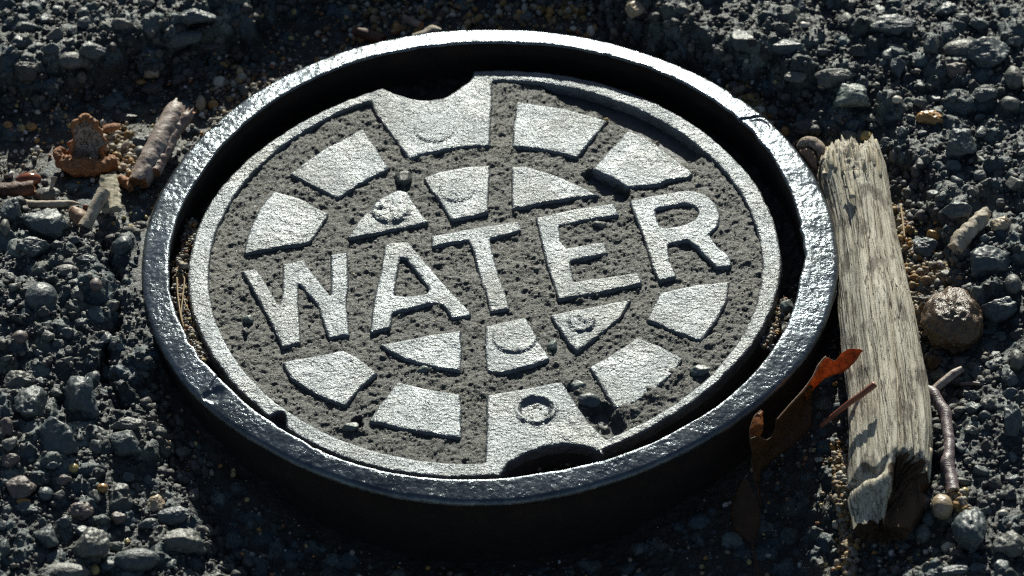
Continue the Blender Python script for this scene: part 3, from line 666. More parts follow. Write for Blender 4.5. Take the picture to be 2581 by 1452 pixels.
ST = [
 # top left
 (430,560,12,66,'angular','blue_grey','large flat blue-grey stone at the top edge, left of the ring'),
 (402,515,72,122,'worn','dark_grey','flat grey stone on the crumbling asphalt ledge above the peeled twig'),
 (195,272,100,158,'worn','dark_grey','rounded grey stone on the asphalt ledge, middle of three in a row'),
 (140,215,128,178,'round','brown_grey','glossy purplish grey pebble left of the rounded grey stone on the ledge'),
 (102,152,102,140,'angular','blue_grey','small blue-grey stone, leftmost of three on the upper left ledge'),
 (190,238,18,52,'worn','dark_grey','small dark stone near the top left corner'),
 (262,345,38,84,'angular','brown_grey','lumpy brownish stone with a pale face, upper left'),
 (20,108,46,92,'angular','dark_grey','broad low dark stone in the upper left corner'),
 (30,100,150,205,'worn','tar','tar-black lump on the upper left ledge'),
 (500,560,100,130,'worn','tar','tar-coated lump at the right end of the crumbling ledge'),
 (360,405,170,200,'worn','tan','pale tan pebble in the shade below the ledge'),
 (335,370,198,215,'round','amber','amber pebble in shade beside the pale tan one'),
 (535,572,190,225,'round','cream','whitish pebble in shade left of the ring top'),
 (492,520,238,288,'round','tan','tan oval pebble standing beside the broken twig end'),
 (522,552,250,280,'round','amber','round amber pebble in shade beside the ring'),
 (600,632,212,250,'angular','brown_grey','lit rough stone touching the ring at its upper left'),
 (355,415,205,245,'angular','tar','rough sunlit asphalt crumb above the peeled twig'),
 (282,350,282,312,'angular','tar','jagged asphalt crumb right of the reddish chip'),
 # centre top
 (1568,1632,0,50,'worn','tan','big tan and white pebble at the top edge'),
 (985,1015,55,88,'round','amber','brown pebble in shade behind the top of the ring'),
 (1478,1500,62,96,'round','cream','small upright white pebble behind the ring'),
 (1435,1455,65,80,'round','cream','tiny pale pebble behind the ring rim'),
 (1660,1720,40,80,'angular','brown_grey','rough brownish stone at the top, right of the tan pebble'),
 # top right
 (1808,1932,68,134,'angular','dark_grey','large dark stone above the ring at its upper right'),
 (1930,2032,98,142,'angular','blue_grey','smooth grey-blue wedge stone right of the large dark stone'),
 (2178,2316,36,106,'angular','blue_grey','broad flat-topped stone with glinting facets, top right'),
 (2040,2162,160,222,'worn','brown_grey','long ridged brownish stone on the right of the ring top'),
 (2096,2196,198,282,'angular','green_grey','greenish stone with white flecks, right of the ring'),
 (1974,2035,180,214,'worn','brown_grey','brown-grey stone with a flat face beside the sand'),
 (2234,2286,142,202,'angular','blue_grey','blue cube-like stone in the right hollow'),
 (2346,2416,2,52,'angular','blue_grey','blocky slate-blue stone at the top edge, far right'),
 (2415,2562,98,196,'slab','blue_grey','triangular slab of grey stone leaning at the far right'),
 (2370,2480,98,150,'round','brown_grey','knobbly tan-grey stone left of the triangular slab'),
 (2380,2440,148,205,'worn','pink','pinkish brown stone below the knobbly one'),
 (2325,2370,75,150,'worn','dark_grey','narrow upright grey stone left of the knobbly one'),
 (2440,2500,40,88,'angular','dark_grey','dark angular stone near the top right corner'),
 (2530,2581,165,230,'round','brown_grey','rounded tan-grey stone cut by the right edge'),
 (2450,2525,218,262,'worn','dark_grey','grey stone with a glinting top, far right'),
 (2520,2575,240,284,'round','brown_grey','smooth brown-grey pebble below the glinting grey stone'),
 (2306,2386,276,326,'worn','amber','ochre-crusted stone with dark underside, upper right'),
 (2380,2465,320,400,'angular','blue_grey','dark blue-grey stone right of the wood, upper half'),
 (2292,2326,172,186,'round','pink','small pinkish pebble in the right hollow'),
 (2010,2040,54,72,'round','cream','pale round pebble top right, near the broad stone'),
 (2245,2275,240,262,'round','cream','small bluish white pebble in the shaded right hollow'),
 (1990,2108,300,352,'angular','tar','black rough asphalt lump beside the ring, above the curled leaf'),
 (1894,1932,266,296,'round','cream','cream pebble touching the ring behind its crack'),
 (1966,1992,318,348,'round','amber','bright amber pebble against the ring, upper right'),
 (2166,2198,328,362,'round','yellow','yellow pebble at the upper end of the grey wood'),
 (1930,1965,262,300,'round','brown_grey','grey pebble behind the cream one'),
 (2060,2090,205,225,'round','tan','pale tan pebble in the right cluster'),
 # right
 (2365,2452,505,562,'angular','dark_grey','grey stone with a lit facet above the pale stick'),
 (2490,2550,548,588,'worn','tan','pinkish tan pebble right of the pale stick'),
 (2296,2372,600,655,'slab','blue_grey','elongated blue-grey stone between the wood and the pale stick'),
 (2432,2556,622,712,'slab','blue_grey','large smooth slate stone at the right edge'),
 (2335,2390,570,612,'worn','amber','brown glassy stone left of the pale stick'),
 (2362,2412,676,712,'worn','brown_grey','brownish stone above the pitted brown stone'),
 (2465,2568,742,812,'slab','blue_grey','flat four-sided blue-grey stone right of the pitted brown stone'),
 (2530,2575,690,745,'round','brown_grey','rounded grey stone above the flat four-sided one'),
 (2482,2542,898,940,'worn','dark_grey','grey stone with round top, right of the thin pale twig'),
 (2522,2568,932,978,'angular','blue_grey','bluish angular stone below the round-topped grey one'),
 (2545,2581,880,935,'round','brown_grey','light grey stone cut by the right edge'),
 (2440,2485,920,955,'angular','dark_grey','small dark stone right of the thin pale twig'),
 (2420,2480,978,1020,'angular','dark_grey','pyramid-shaped dark stone right of the purple twig'),
 (2425,2475,1008,1048,'angular','blue_grey','low bluish stone below the pyramid-shaped one'),
 (2470,2512,1000,1040,'worn','brown_grey','brown-grey stone right of the pyramid-shaped one'),
 (2530,2581,1010,1110,'angular','blue_grey','big rough stone cut by the right edge'),
 (2400,2492,1286,1400,'worn','blue_grey','big smooth blue-green stone near the lower right corner'),
 (2494,2581,1340,1420,'worn','brown_grey','rough pale stone in the lower right corner'),
 (2348,2402,1246,1308,'round','tan','round tan pebble below the purple twig'),
 (2372,2412,1362,1395,'round','cream','cream pebble in the lower right asphalt'),
 (2306,2346,1322,1370,'round','green_grey','greenish white pebble at the end of the grey wood'),
 (2340,2375,1378,1412,'worn','dark_grey','small rounded stone beside the lower cream pebble'),
 (2355,2440,1425,1452,'slab','blue_grey','flat bluish stone at the bottom edge, right'),
 (2240,2300,1362,1392,'slab','dark_grey','flat dark stone at the bottom below the wood'),
 (2422,2442,1228,1248,'round','yellow','small yellow pebble right of the purple twig end'),
 (2420,2440,1268,1290,'round','amber','small orange pebble below the small yellow one'),
 (2515,2540,1285,1300,'round','cream','small whitish pebble at the far lower right'),
 # left
 (34,172,518,612,'angular','blue_grey','large blue-grey stone with sharp ridge at the left edge'),
 (0,60,498,560,'worn','blue_grey','smooth bluish stone behind the large ridged one'),
 (40,130,588,652,'angular','dark_grey','faceted dark stone below the large ridged one'),
 (82,157,470,510,'round','brown_grey','smooth two-tone pebble beside the dark brown stick'),
 (330,382,336,378,'angular','blue_grey','dark blue stone left of the peeled twig'),
 (335,372,366,402,'round','brown_grey','grey pebble beside the peeled twig'),
 (0,26,550,600,'round','brown_grey','light grey pebble cut by the left edge'),
 (5,33,304,328,'round','amber','amber pebble, leftmost of three in a row'),
 (42,66,312,336,'round','yellow','pale yellow pebble, middle of three in a row'),
 (64,95,308,332,'round','amber','orange tan pebble, rightmost of three in a row'),
 (86,104,275,290,'round','cream','small whitish pebble above the three in a row'),
 (62,146,712,790,'round','blue_grey','egg-shaped blue-grey stone on the left asphalt'),
 (135,200,665,702,'round','brown_grey','brownish egg-shaped stone above the blue-grey one'),
 (170,215,698,730,'worn','blue_grey','small grey-blue stone between two bigger ones, left'),
 (175,220,722,770,'worn','brown_grey','brown-grey stone right of the egg-shaped one'),
 (225,258,700,735,'round','pink','small pinkish stone near the crack beside the ring'),
 (150,212,592,622,'angular','dark_grey','low dark stone near the upper left of the asphalt crack'),
 (190,245,640,668,'worn','blue_grey','glinting bluish stone near the asphalt crack'),
 (28,72,832,868,'round','pink','pale pinkish stone at the left, halfway down'),
 (100,140,828,872,'worn','brown_grey','light brownish stone in the middle of the left asphalt'),
 (0,92,935,992,'worn','brown_grey','long light stone at the left edge, below the middle'),
 (36,126,978,1082,'angular','dark_grey','dark blocky stone below the long light one'),
 (160,264,950,1062,'angular','blue_grey','big blue-black stone right of the blocky one'),
 (0,36,1048,1100,'worn','pink','pinkish stone at the left edge, lower part'),
 (84,198,1034,1158,'angular','blue_grey','large pointed blue-grey stone, lower left'),
 (280,360,1050,1088,'worn','brown_grey','rounded stone behind its larger neighbour near the ring shadow'),
 (272,364,1084,1162,'worn','dark_grey','large pale-topped stone at the edge of the ring shadow'),
 (0,50,1146,1180,'slab','pink','pink flat stone at the left edge'),
 (172,198,1168,1192,'round','yellow','small yellow pebble on the lower left asphalt'),
 (245,272,1218,1242,'round','amber','small orange pebble on the lower left asphalt'),
 (115,155,1160,1185,'worn','blue_grey','low bluish stone beside the small yellow pebble'),
 (10,92,1198,1260,'worn','pink','rusty brown rounded stone, lower left'),
 (95,135,1228,1264,'round','blue_grey','oval grey pebble right of the rusty brown stone'),
 (125,185,1195,1228,'worn','pink','purplish lumpy stone on the lower left asphalt'),
 (35,105,1266,1302,'slab','blue_grey','flat bluish stone with a crisp edge, lower left'),
 (38,78,1255,1275,'round','amber','ochre pebble lying on the flat bluish stone'),
 (174,242,1262,1318,'worn','pink','purple-grey angular stone with glints, lower left'),
 (280,320,1290,1325,'worn','pink','small purplish stone left of the golden one'),
 (366,420,1248,1300,'worn','tan','golden tan stone standing up at the ring shadow edge'),
 (398,482,1274,1334,'angular','blue_grey','pointed grey stone right of the golden tan one'),
 (345,402,1302,1345,'worn','dark_grey','two-lobed grey stone below the golden one'),
 (90,158,1318,1395,'angular','dark_grey','broad dark stone in the lower left'),
 (185,275,1334,1412,'worn','brown_grey','pale knobbly stone in the lower left'),
 (384,518,1330,1408,'worn','brown_grey','largest rough stone at the bottom, beside the ring shadow'),
 (290,402,1382,1440,'round','dark_grey','long smooth leaning pebble at the bottom left'),
 (265,325,1362,1395,'worn','brown_grey','mottled stone right of the pale knobbly one'),
 (312,330,1356,1376,'angular','yellow','small bright yellow stone among grey ones'),
 (92,224,1420,1470,'round','brown_grey','large light stone cut by the bottom edge'),
 (224,252,1424,1450,'round','yellow','yellow pebble at the bottom edge'),
 (252,296,1412,1440,'round','dark_grey','small smooth dark pebble at the bottom, left'),
 (140,185,1300,1335,'worn','dark_grey','small dark stone in the middle of the lower left'),
 (0,30,1360,1410,'angular','blue_grey','blue-grey stone in the lower left corner'),
 (440,482,1125,1158,'slab','brown_grey','small flat stone inside the shade left of the ring foot'),
]
for s in ST:
    small = (s[1] - s[0]) < 45
    stone(*s[:6], label=s[6], name='pebble' if s[4] == 'round' and small else 'stone', cat='pebble' if s[4] == 'round' and small else 'stone',
          sub=4 if small else 5, rot=0.0, off=.32 if small else .22, rough=.025 if s[4] == 'round' else .085)
stone(2318,2484,726,894,'round','pitted','round pitted brown stone like a nut, right of the grey wood', off=.55, rough=.09, hf=1.0)
# stones lying on the lid and in the gap
for (x0, x1, y0, y1, mt, zz, lb) in ((990,1040,432,472,'brown_grey',-48,'brown clod on the lid sand above the rough bump'),
      (2,3,0,0,None,0,None),
      (1490,1532,555,580,'brown_grey',-50,'flat oval pebble on the lid between the arms of the E'),
      (860,905,1062,1092,'green_grey',-46,'pale grey stone on the lid near the lower left of its rim'),
      (610,640,792,822,'green_grey',-50,'light stone on the lid left of the W'),
      (608,632,822,850,'brown_grey',-50,'brownish pebble on the lid left of the foot of the W'),
      (1378,1406,858,888,'green_grey',-50,'small greenish stone on the lid below the E'),
      (1050,1085,922,945,'green_grey',-50,'greenish stone on the lid below the half-moon block'),
      (1512,1540,1072,1098,'tar',-48,'dark pebble on the lid near the lower notch'),
      (1735,1790,918,950,'green_grey',-47,'bluish chip on the lid near its right rim'),
      (1452,1512,992,1030,'blue_grey',-46,'blue-grey crusty chip on the lid beside the lower key block'),
      (1430,1478,955,990,'green_grey',-47,'layered green-grey chip on the lid'),
      (1960,2001,752,792,'green_grey',-52,'rounded stone wedged in the gap at the right'),
      (1520,1535,296,308,'yellow',-45,'tiny yellow pebble on the lid by the upper right block'),
      (1655,1690,668,690,'green_grey',-52,'flat grey pebble on the lid under the leg of the R')):
    if mt: stone(x0, x1, y0, y1, 'worn', mt, lb, z=zz, sub=4, name='pebble', cat='pebble')
# anonymous small stones held in the asphalt
rg = np.random.RandomState(17); made = 0; mats = ['dark_grey', 'dark_grey', 'blue_grey', 'brown_grey', 'tar', 'brown_grey']
desc = {'dark_grey': 'small dark grey stone embedded in the rough asphalt', 'blue_grey': 'small blue-grey stone embedded in the rough asphalt',
        'brown_grey': 'small brownish grey stone embedded in the rough asphalt', 'tar': 'small tar-blackened stone embedded in the rough asphalt'}
protos = {}
for k in range(6000):
    if made >= 150: break
    x, y = rg.uniform(0, W), rg.uniform(0, H); q = on_ground(x, y)
    R = rg.uniform(13, 27)
    if pitat(q[0], q[1]) > .3 or math.hypot(q[0] - cR[0], q[1] - cR[1]) < 925: continue
    if any((q[0] - a) ** 2 + (q[1] - b) ** 2 < (r * .85 + R) ** 2 for a, b, r in occupied): continue
    mt = mats[rg.randint(len(mats))]; kd_ = ['angular', 'worn'][rg.randint(2)]; key = (mt, kd_, rg.randint(3))
    if key not in protos:
        v, f = rock(hash(key[1]) % 7 + key[2] * 31 + len(protos) * 101, 4, kd_)
        o = mk('small_stone', v * [20, 18, 14], f, M[mt]); protos[key] = o
        tag(o, desc[mt], 'stone', desc[mt].replace('stone', 'stones'))
    else:
        o = protos[key].copy(); COL.objects.link(o)
    sc = R / 20; o.scale = (sc, sc * rg.uniform(.8, 1.2), sc * rg.uniform(.8, 1.2)); o.rotation_euler = (rg.uniform(-.4, .4), rg.uniform(-.4, .4), rg.uniform(0, 6.28))
    o.location = tuple((q - [0, 0, R * .05]) * S); occupied.append((q[0], q[1], R)); made += 1

# ------------------------------------------------------------------ wood, twigs, leaves
def wood_mat(name, c1, c2, dark, rough=.7, grain=(1, .06, 1), wl=7, amp=2.0, patch=None, spec=.3, coat=0, cracks=False):
    m, nt, b, v = nodes_for(name)
    n1 = noise(nt, v, wl * 2.4, 5, .6, grain); c = ramp(nt, n1, [(.3, c1), (.7, c2)])
    n2 = noise(nt, v, wl, 4, .65, grain); c = mix(nt, ramp(nt, n2, [(.30, (1, 1, 1)), (.43, (0, 0, 0))]), c, dark)
    if patch:
        pn = noise(nt, v, 52, 4, .6, (1, .5, 1)); c = mix(nt, ramp(nt, pn, [(.55, (0, 0, 0)), (.63, (.8, .8, .8))]), c, patch)
        sp = noise(nt, v, 5, 2, .5); c = mix(nt, ramp(nt, sp, [(.66, (0, 0, 0)), (.72, (1, 1, 1))]), c, dark)
    a = None
    if cracks:
        for wl_, st_, w_, sd_ in ((46, (1, .035, 1), .010, 0), (15, (1, .04, 1), .018, 1)):
            ln = ramp(nt, noise(nt, v, wl_, 3, .6, st_, .1), [(.5 - w_, (0, 0, 0)), (.5, (1, 1, 1)), (.5 + w_, (0, 0, 0))])
            kk_ = nt.nodes.new('ShaderNodeMath'); kk_.operation = 'MULTIPLY'; kk_.inputs[1].default_value = (.9, .4)[sd_]; nt.links.new(ln, kk_.inputs[0])
            c = mix(nt, kk_.outputs[0], c, dark)
            iv = nt.nodes.new('ShaderNodeMath'); iv.operation = 'SUBTRACT'; iv.inputs[0].default_value = 1; nt.links.new(ln, iv.inputs[1]); a = bump(nt, iv.outputs[0], (5, 2)[sd_], 1, a)
    nt.links.new(c, b.inputs['Base Color']); b.inputs['Roughness'].default_value = rough
    b.inputs['Specular IOR Level'].default_value = spec; b.inputs['Coat Weight'].default_value = coat; b.inputs['Coat Roughness'].default_value = .3
    a = bump(nt, n2, amp, 1, a); a = bump(nt, noise(nt, v, 5, 3, .6), .8, 1, a)
    nt.links.new(a, b.inputs['Normal']); return m
M['driftwood'] = wood_mat('weathered_wood', (.37, .325, .24), (.70, .65, .54), (.10, .075, .05), .65, wl=6, amp=4.0, patch=(.13, .105, .085), cracks=True)
M['wood_core'] = wood_mat('dark_wood_core', (.05, .03, .018), (.12, .07, .04), (.02, .012, .008), .85)
M['splinter'] = wood_mat('splintered_wood', (.36, .30, .20), (.66, .60, .46), (.14, .10, .06), .75)
M['bark'] = wood_mat('reddish_bark', (.14, .065, .055), (.33, .25, .21), (.06, .03, .025), .5, (1, 1, 1), 12, 2.2, spec=.5)
M['greybark'] = wood_mat('grey_bark', (.20, .13, .105), (.44, .37, .32), (.08, .045, .035), .5, (1, 1, 1), 12, 1.8, spec=.5)
M['stalk'] = wood_mat('red_stalk', (.20, .055, .03), (.34, .12, .07), (.08, .03, .02), .4, (1, 1, 1), 12, 1, spec=.5)
M['purple'] = wood_mat('purple_twig_bark', (.11, .075, .08), (.27, .21, .22), (.05, .03, .03), .38, (1, 3, 1), 10, 1.5, spec=.6)
M['husk'] = wood_mat('rusty_brown_husk', (.20, .075, .03), (.46, .21, .09), (.05, .02, .01), .6, (1, 1, 1), 9, 5.0)
M['husk_in'] = wood_mat('husk_lining', (.24, .17, .13), (.46, .37, .29), (.08, .045, .03), .6, (1, 1, 1), 20, 1.6, cracks=True)
M['dkstick'] = wood_mat('dark_brown_stick_bark', (.05, .025, .017), (.15, .07, .045), (.02, .01, .01), .55, (1, 1, 1), 10, 1.5)
M['palewood'] = wood_mat('pale_dry_wood', (.32, .26, .19), (.52, .45, .36), (.16, .11, .07), .65, (1, 1, 1), 14, 1.2)
M['straw'] = wood_mat('dry_straw', (.30, .20, .10), (.55, .42, .25), (.15, .1, .05), .6, (1, 1, 1), 14, .4)

def frame_tube(cen, rads, nseg=28, seed=0, rough=.05, flat=1.0, wl=14, cap=True, jag=(0, 0), ridges=0, long_wl=None):
    cen = np.asarray(cen, float); n = len(cen); V = []
    t = np.gradient(cen, axis=0); t /= np.linalg.norm(t, axis=1)[:, None]
    up = np.array([0, 0, 1.0]); rg = np.random.RandomState(seed)
    j0 = jag[0] * rg.uniform(-1, 1, nseg); j1 = jag[1] * rg.uniform(-1, 1, nseg)
    j0 = .6 * j0 + .4 * np.roll(j0, 1); j1 = .6 * j1 + .4 * np.roll(j1, 1)
    a = np.linspace(0, 2 * np.pi, nseg, endpoint=False)
    L = np.concatenate([[0], np.cumsum(np.linalg.norm(np.diff(cen, axis=0), axis=1))])
    for i in range(n):
        s = np.cross(t[i], up)
        if np.linalg.norm(s) < .05: s = np.array([1.0, 0, 0])
        s /= np.linalg.norm(s); w = np.cross(s, t[i]); w /= np.linalg.norm(w)
        r = rads[i]
        ra = r * (1 + rough * fbm(np.cos(a) * r, np.sin(a) * r, np.full(nseg, L[i] * (wl / long_wl if long_wl else 1)), wl=wl, oct=3, seed=seed))
        if ridges: ra = ra * (1 + ridges * vnoise(a * 5.1 + 0 * a, np.full(nseg, L[i] / 180.0), seed=seed + 4) * np.sin(a * 0 + 1))
        ring = cen[i] + np.outer(ra * np.cos(a), s) + np.outer(ra * flat * np.sin(a), w)
        k = 1 if i == 0 else 0
        e0 = max(0, 1 - L[i] / (abs(jag[0]) * 2.5 + 1e-6)); e1 = max(0, 1 - (L[-1] - L[i]) / (abs(jag[1]) * 2.5 + 1e-6))
        ring = ring + np.outer(j0 * e0 + j1 * e1, t[i]); V.append(ring)
    V = np.array(V).reshape(-1, 3); F_ = []
    for i in range(n - 1):
        for k in range(nseg):
            k2 = (k + 1) % nseg; F_.append((i * nseg + k, i * nseg + k2, (i + 1) * nseg + k2, (i + 1) * nseg + k))
    return V, F_
def end_cap(V, nseg, i, depth, tdir, rings=5, seed=0, rough=3):
    """irregular broken end: rings towards the middle, hollowed by depth"""
    ring = V[i * nseg:(i + 1) * nseg]; c = ring.mean(0); out = [ring]; rg = np.random.RandomState(seed)
    for k in range(1, rings + 1):
        f = 1 - k / (rings + .3); q = c + (ring - c) * f + np.outer(np.full(nseg, -depth * (1 - f ** 2)), tdir) + np.outer(rg.normal(size=nseg) * rough, tdir); out.append(q)
    out = np.vstack(out + [c[None] - depth * tdir]); F_ = []
    for k in range(rings):
        for j in range(nseg):
            j2 = (j + 1) % nseg; F_.append((k * nseg + j, (k + 1) * nseg + j, (k + 1) * nseg + j2, k * nseg + j2))
    last = rings * nseg
    for j in range(nseg): F_.append((last + j, len(out) - 1, last + (j + 1) % nseg))
    return out, F_
def spline(pts, n):
    pts = np.asarray(pts, float); d = np.concatenate([[0], np.cumsum(np.linalg.norm(np.diff(pts[:, :3], axis=0), axis=1))]); t = np.linspace(0, d[-1], n)
    out = np.stack([np.interp(t, d, pts[:, k]) for k in range(pts.shape[1])], 1)
    for _ in range(max(2, n // (len(pts) * 2))):
        out[1:-1] = .5 * out[1:-1] + .25 * (out[:-2] + out[2:])
    return out
def twig(name, px, mat, label, cat, nseg=20, n=40, seed=0, rough=.06, jag=(4, 4), capmat='wood_core', flat=1.0, wl=14, ends=True, depth=3, parent=None):
    """px: (x, y, z, radius) with x, y photo pixels"""
    q = np.array([list(P(a, b, z)) + [r] for a, b, z, r in px]); s = spline(q, n)
    V, F_ = frame_tube(s[:, :3], s[:, 3], nseg, seed, rough, flat, wl, jag=jag)
    org = s[n // 2, :3] if parent is None else parent_o[parent.name]
    if not ends:
        return tag(mk(name, V, F_ + [tuple(range(nseg))[::-1], tuple(range((n - 1) * nseg, n * nseg))], M[mat], parent, org), label, cat)
    root = empty(name, org); tag(root, label, cat)
    mk('bark', V, F_, M[mat], root, org)
    for i, sg in ((0, -1), (n - 1, 1)):
        td = (s[1, :3] - s[0, :3]) if i == 0 else (s[-1, :3] - s[-2, :3]); td = td / np.linalg.norm(td) * sg
        v, f = end_cap(V, nseg, i, depth, td, 4, seed + i, min(2.0, s[i, 3] * .12)); mk('broken_end', v, f if i else [t[::-1] for t in f], M[capmat], root, org)
    return root
parent_o = {}

# the long weathered piece of wood
def build_log():
    rowsL = [(395,2078,2222),(430,2062,2236),(500,2080,2248),(600,2103,2264),(700,2112,2284),(800,2122,2306),(900,2134,2322),(1000,2148,2338),(1100,2150,2346),(1180,2150,2346),(1250,2150,2334),(1330,2150,2300)]
    zc = -58.0
    q = []
    for y, a, b in rowsL:
        c = P((a + b) / 2, y, zc); q.append([c[0], c[1], zc, (b - a) / 2.0])
    q = np.array(q); s = spline(q, 330); nseg = 230; a = np.linspace(0, 2 * np.pi, nseg, endpoint=False); V = []
    n = len(s); Ltot = abs(s[-1, 1] - s[0, 1])
    # far (upper) end is ragged: rows end at different y by angle; near end slants and splinters
    ju = 26 * fbm(np.cos(a) * 3, np.sin(a) * 3, wl=.55, oct=3, seed=3, gain=.7); jd = 12 * fbm(np.cos(a) * 3, np.sin(a) * 3, wl=.7, oct=3, seed=6, gain=.7)
    for i in range(n):
        t = i / (n - 1); r = s[i, 3]
        # seven-sided weathered outline with a ridge and a flatter top
        sh = 1 + .05 * np.cos(2 * a + .6) + .035 * np.cos(3 * a + 1.3 + 1.0 * t) - .03 * np.cos(5 * a + .5)
        y = s[i, 1]
        gr = .030 * fbm(a * 9.0, np.full(nseg, y / 260.0), wl=1.0, oct=4, seed=11, gain=.62) + .012 * fbm(a * 40.0, np.full(nseg, y / 90.0), wl=1.0, oct=2, seed=12)
        lump = .03 * fbm(np.cos(a) * 2, np.sin(a) * 2, np.full(nseg, y / 150.0), wl=1.0, oct=2, seed=13)
        # long splits
        for a0, w0, d0, y0, y1 in ((1.36, .036, .13, .42, .93), (1.74, .03, .07, .08, .5), (1.10, .03, .06, .0, .36), (2.15, .03, .06, .0, .3), (.95, .03, .06, .55, .95), (1.95, .028, .05, .5, .8)):
            wv = a0 + .04 * math.sin(t * 9 + a0 * 5); gr = gr - 1.5 * d0 * np.exp(-((a - wv) / w0) ** 2) * sstep(y0, y0 + .08, t) * sstep(y1, y1 - .08, t)
        ra = r * (sh + gr + lump)
        # sunken hollow at both ends
        top = np.clip(np.sin(a), 0, 1)
        if t < .16:
            ra = ra - r * .20 * sstep(.16, .02, t) * np.exp(-((a - 1.75) / .32) ** 2) * (1 + .5 * fbm(a * 9, np.full(nseg, y / 14.0), wl=1, oct=2, seed=15))
        if t > .84:
            side = sstep(-.6, -.1, a) * sstep(1.62, 1.35, a)
            ra = ra - r * .72 * side * sstep(.855, .885, t + .012 * fbm(a * 8, a * 0, wl=1, seed=18)) * (.8 + .3 * fbm(a * 8, np.full(nseg, y / 20.0), wl=1, seed=19))
            ra = ra - r * .20 * sstep(.885, .90, t - .012 * np.sin(a * 7)) * sstep(1.5, 1.9, a) * sstep(.93, .905, t)
            ra = ra - r * .45 * sstep(.93, 1.0, t) * (top + .3)
        ra = np.maximum(ra, r * .15)
        e0 = max(0, 1 - t / .09); e1 = max(0, 1 - (1 - t) / .14)
        yy = y + ju * e0 * 1.2 + jd * e1
        V.append(np.c_[s[i, 0] + ra * np.cos(a), yy, zc + ra * .92 * np.sin(a)])
    V = np.array(V); Vf = V.reshape(-1, 3)
    cutm = np.array([(t_ + .010 * fbm(a * 5, a * 0 + t_ * 9, wl=1, oct=3, seed=81) > .866) & ((a < 1.50 + .16 * fbm(a * 0 + 3, a * 0 + t_ * 40, wl=1, oct=3, seed=82)) | (a > 5.7)) for t_ in np.linspace(0, 1, n)])
    F_ = [(i * nseg + (k + 1) % nseg, i * nseg + k, (i + 1) * nseg + k, (i + 1) * nseg + (k + 1) % nseg) for i in range(n - 1) for k in range(nseg)]
    org = np.array([s[n // 2, 0], s[n // 2, 1], zc - 70])
    root = empty('weathered_wood', org); tag(root, 'long weathered grey piece of wood with splintered ends lying beside the ring', 'wood')
    hol = cutm.ravel(); mk('wood_body', Vf, [f[::-1] for f in F_ if not hol[f[0]]], M['driftwood'], root, org)
    mk('dark_hollow', Vf, [f[::-1] for f in F_ if hol[f[0]]], M['wood_core'], root, org)  # faces inside the hollow take a darker brown wood colour
    for i, sg in ((0, 1), (n - 1, -1)):
        td = np.array([0, sg, 0.0]); v, f = end_cap(Vf, nseg, i, 26, td, 12, 5 + i, 6); mk('broken_end', v, f if i == 0 else [t[::-1] for t in f], M['wood_core' if i else 'splinter'], root, org)
    # splinters standing off both ends
    rg = np.random.RandomState(23)
    def shard(p0, p1, w, th, sd):
        p0, p1 = np.array(p0), np.array(p1); d = p1 - p0; L = np.linalg.norm(d); d /= L; sdv = np.cross(d, [0, 0, 1.0]); sdv /= np.linalg.norm(sdv); up = np.cross(sdv, d)
        k = 9; V = []
        for i in range(k):
            t = i / (k - 1); ww = w * (1 - .85 * t ** 1.6) * (1 + .2 * math.sin(9 * t + sd)); c = p0 + d * L * t + up * (3 * math.sin(5 * t + sd))
            for (u_, v_) in ((-1, -.6), (-.4, .9), (.5, 1), (1, -.3), (.2, -1)): V.append(c + sdv * ww * u_ + up * th * v_ * (1 - .7 * t))
        F2 = [(i * 5 + j, i * 5 + (j + 1) % 5, (i + 1) * 5 + (j + 1) % 5, (i + 1) * 5 + j) for i in range(k - 1) for j in range(5)] + [(4, 3, 2, 1, 0), tuple(range((k - 1) * 5, k * 5))]
        mk('splinter', np.array(V), F2, M['splinter'], root, org, smooth=False)
    for k, (x0, y0, x1, y1, z0, z1, w) in enumerate(((2098,425,2090,366,-5,8,9),(2108,430,2100,372,-2,12,6),(2078,440,2072,418,-20,-14,8),(2148,420,2138,360,8,22,10),(2165,425,2160,362,12,20,8),(2200,420,2192,364,2,10,11),(2215,450,2208,372,-10,0,9),(2128,440,2122,375,5,14,7),(2150,500,2128,432,24,36,8),(2128,468,2144,474,20,28,5),(2180,440,2178,398,14,28,7),(2178,435,2192,430,16,26,4),(2150,430,2165,425,16,28,4),
                           (2340,1130,2342,1215,-40,-60,9),(2330,1150,2336,1190,-20,-22,6),(2150,1240,2149,1300,-50,-70,5))):
        shard(P(x0, y0, z0), P(x1, y1, z1), w, w * .4, k)
build_log()

# broken brown twig with torn end, upper left
twig('twig', [(350,462,-26,28),(368,425,-18,31),(394,378,-8,32),(424,318,2,31),(440,284,6,29),(447,266,8,22)], 'greybark', 'thick reddish-grey broken twig with torn bark between the husk and the ring', 'twig', 36, 90, 3, .07, (10, 16), 'husk', wl=18, depth=14)
twig('bark_strip', [(392,436,-14,15),(416,384,-8,17),(444,326,-2,18),(468,300,8,16),(482,280,14,11)], 'bark', 'red-brown strip of torn bark along the thick broken twig', 'bark', 24, 60, 5, .16, (8, 10), 'husk', wl=12)
twig('wood_chip', [(282,530,-22,26),(279,490,-16,26),(272,446,-8,23)], 'splinter', 'pale splintered wood chip standing beside the broken twig', 'wood chip', 26, 40, 7, .12, (6, 8), 'splinter', flat=.5, wl=7)
twig('short_stick', [(212,574,-22,19),(232,540,-8,15),(250,505,4,17),(262,484,10,19)], 'palewood', 'short pale tan stick leaning over the wood chip', 'stick', 22, 40, 9, .08, (2, 2), 'palewood')
twig('thin_stick', [(20,502,-30,9),(80,516,-26,11),(140,515,-24,10),(180,511,-24,7),(202,514,-24,2)], 'palewood', 'thin grey stick with pointed end behind the large ridged stone', 'stick', 16, 50, 10, .1, (2, 2), 'palewood')
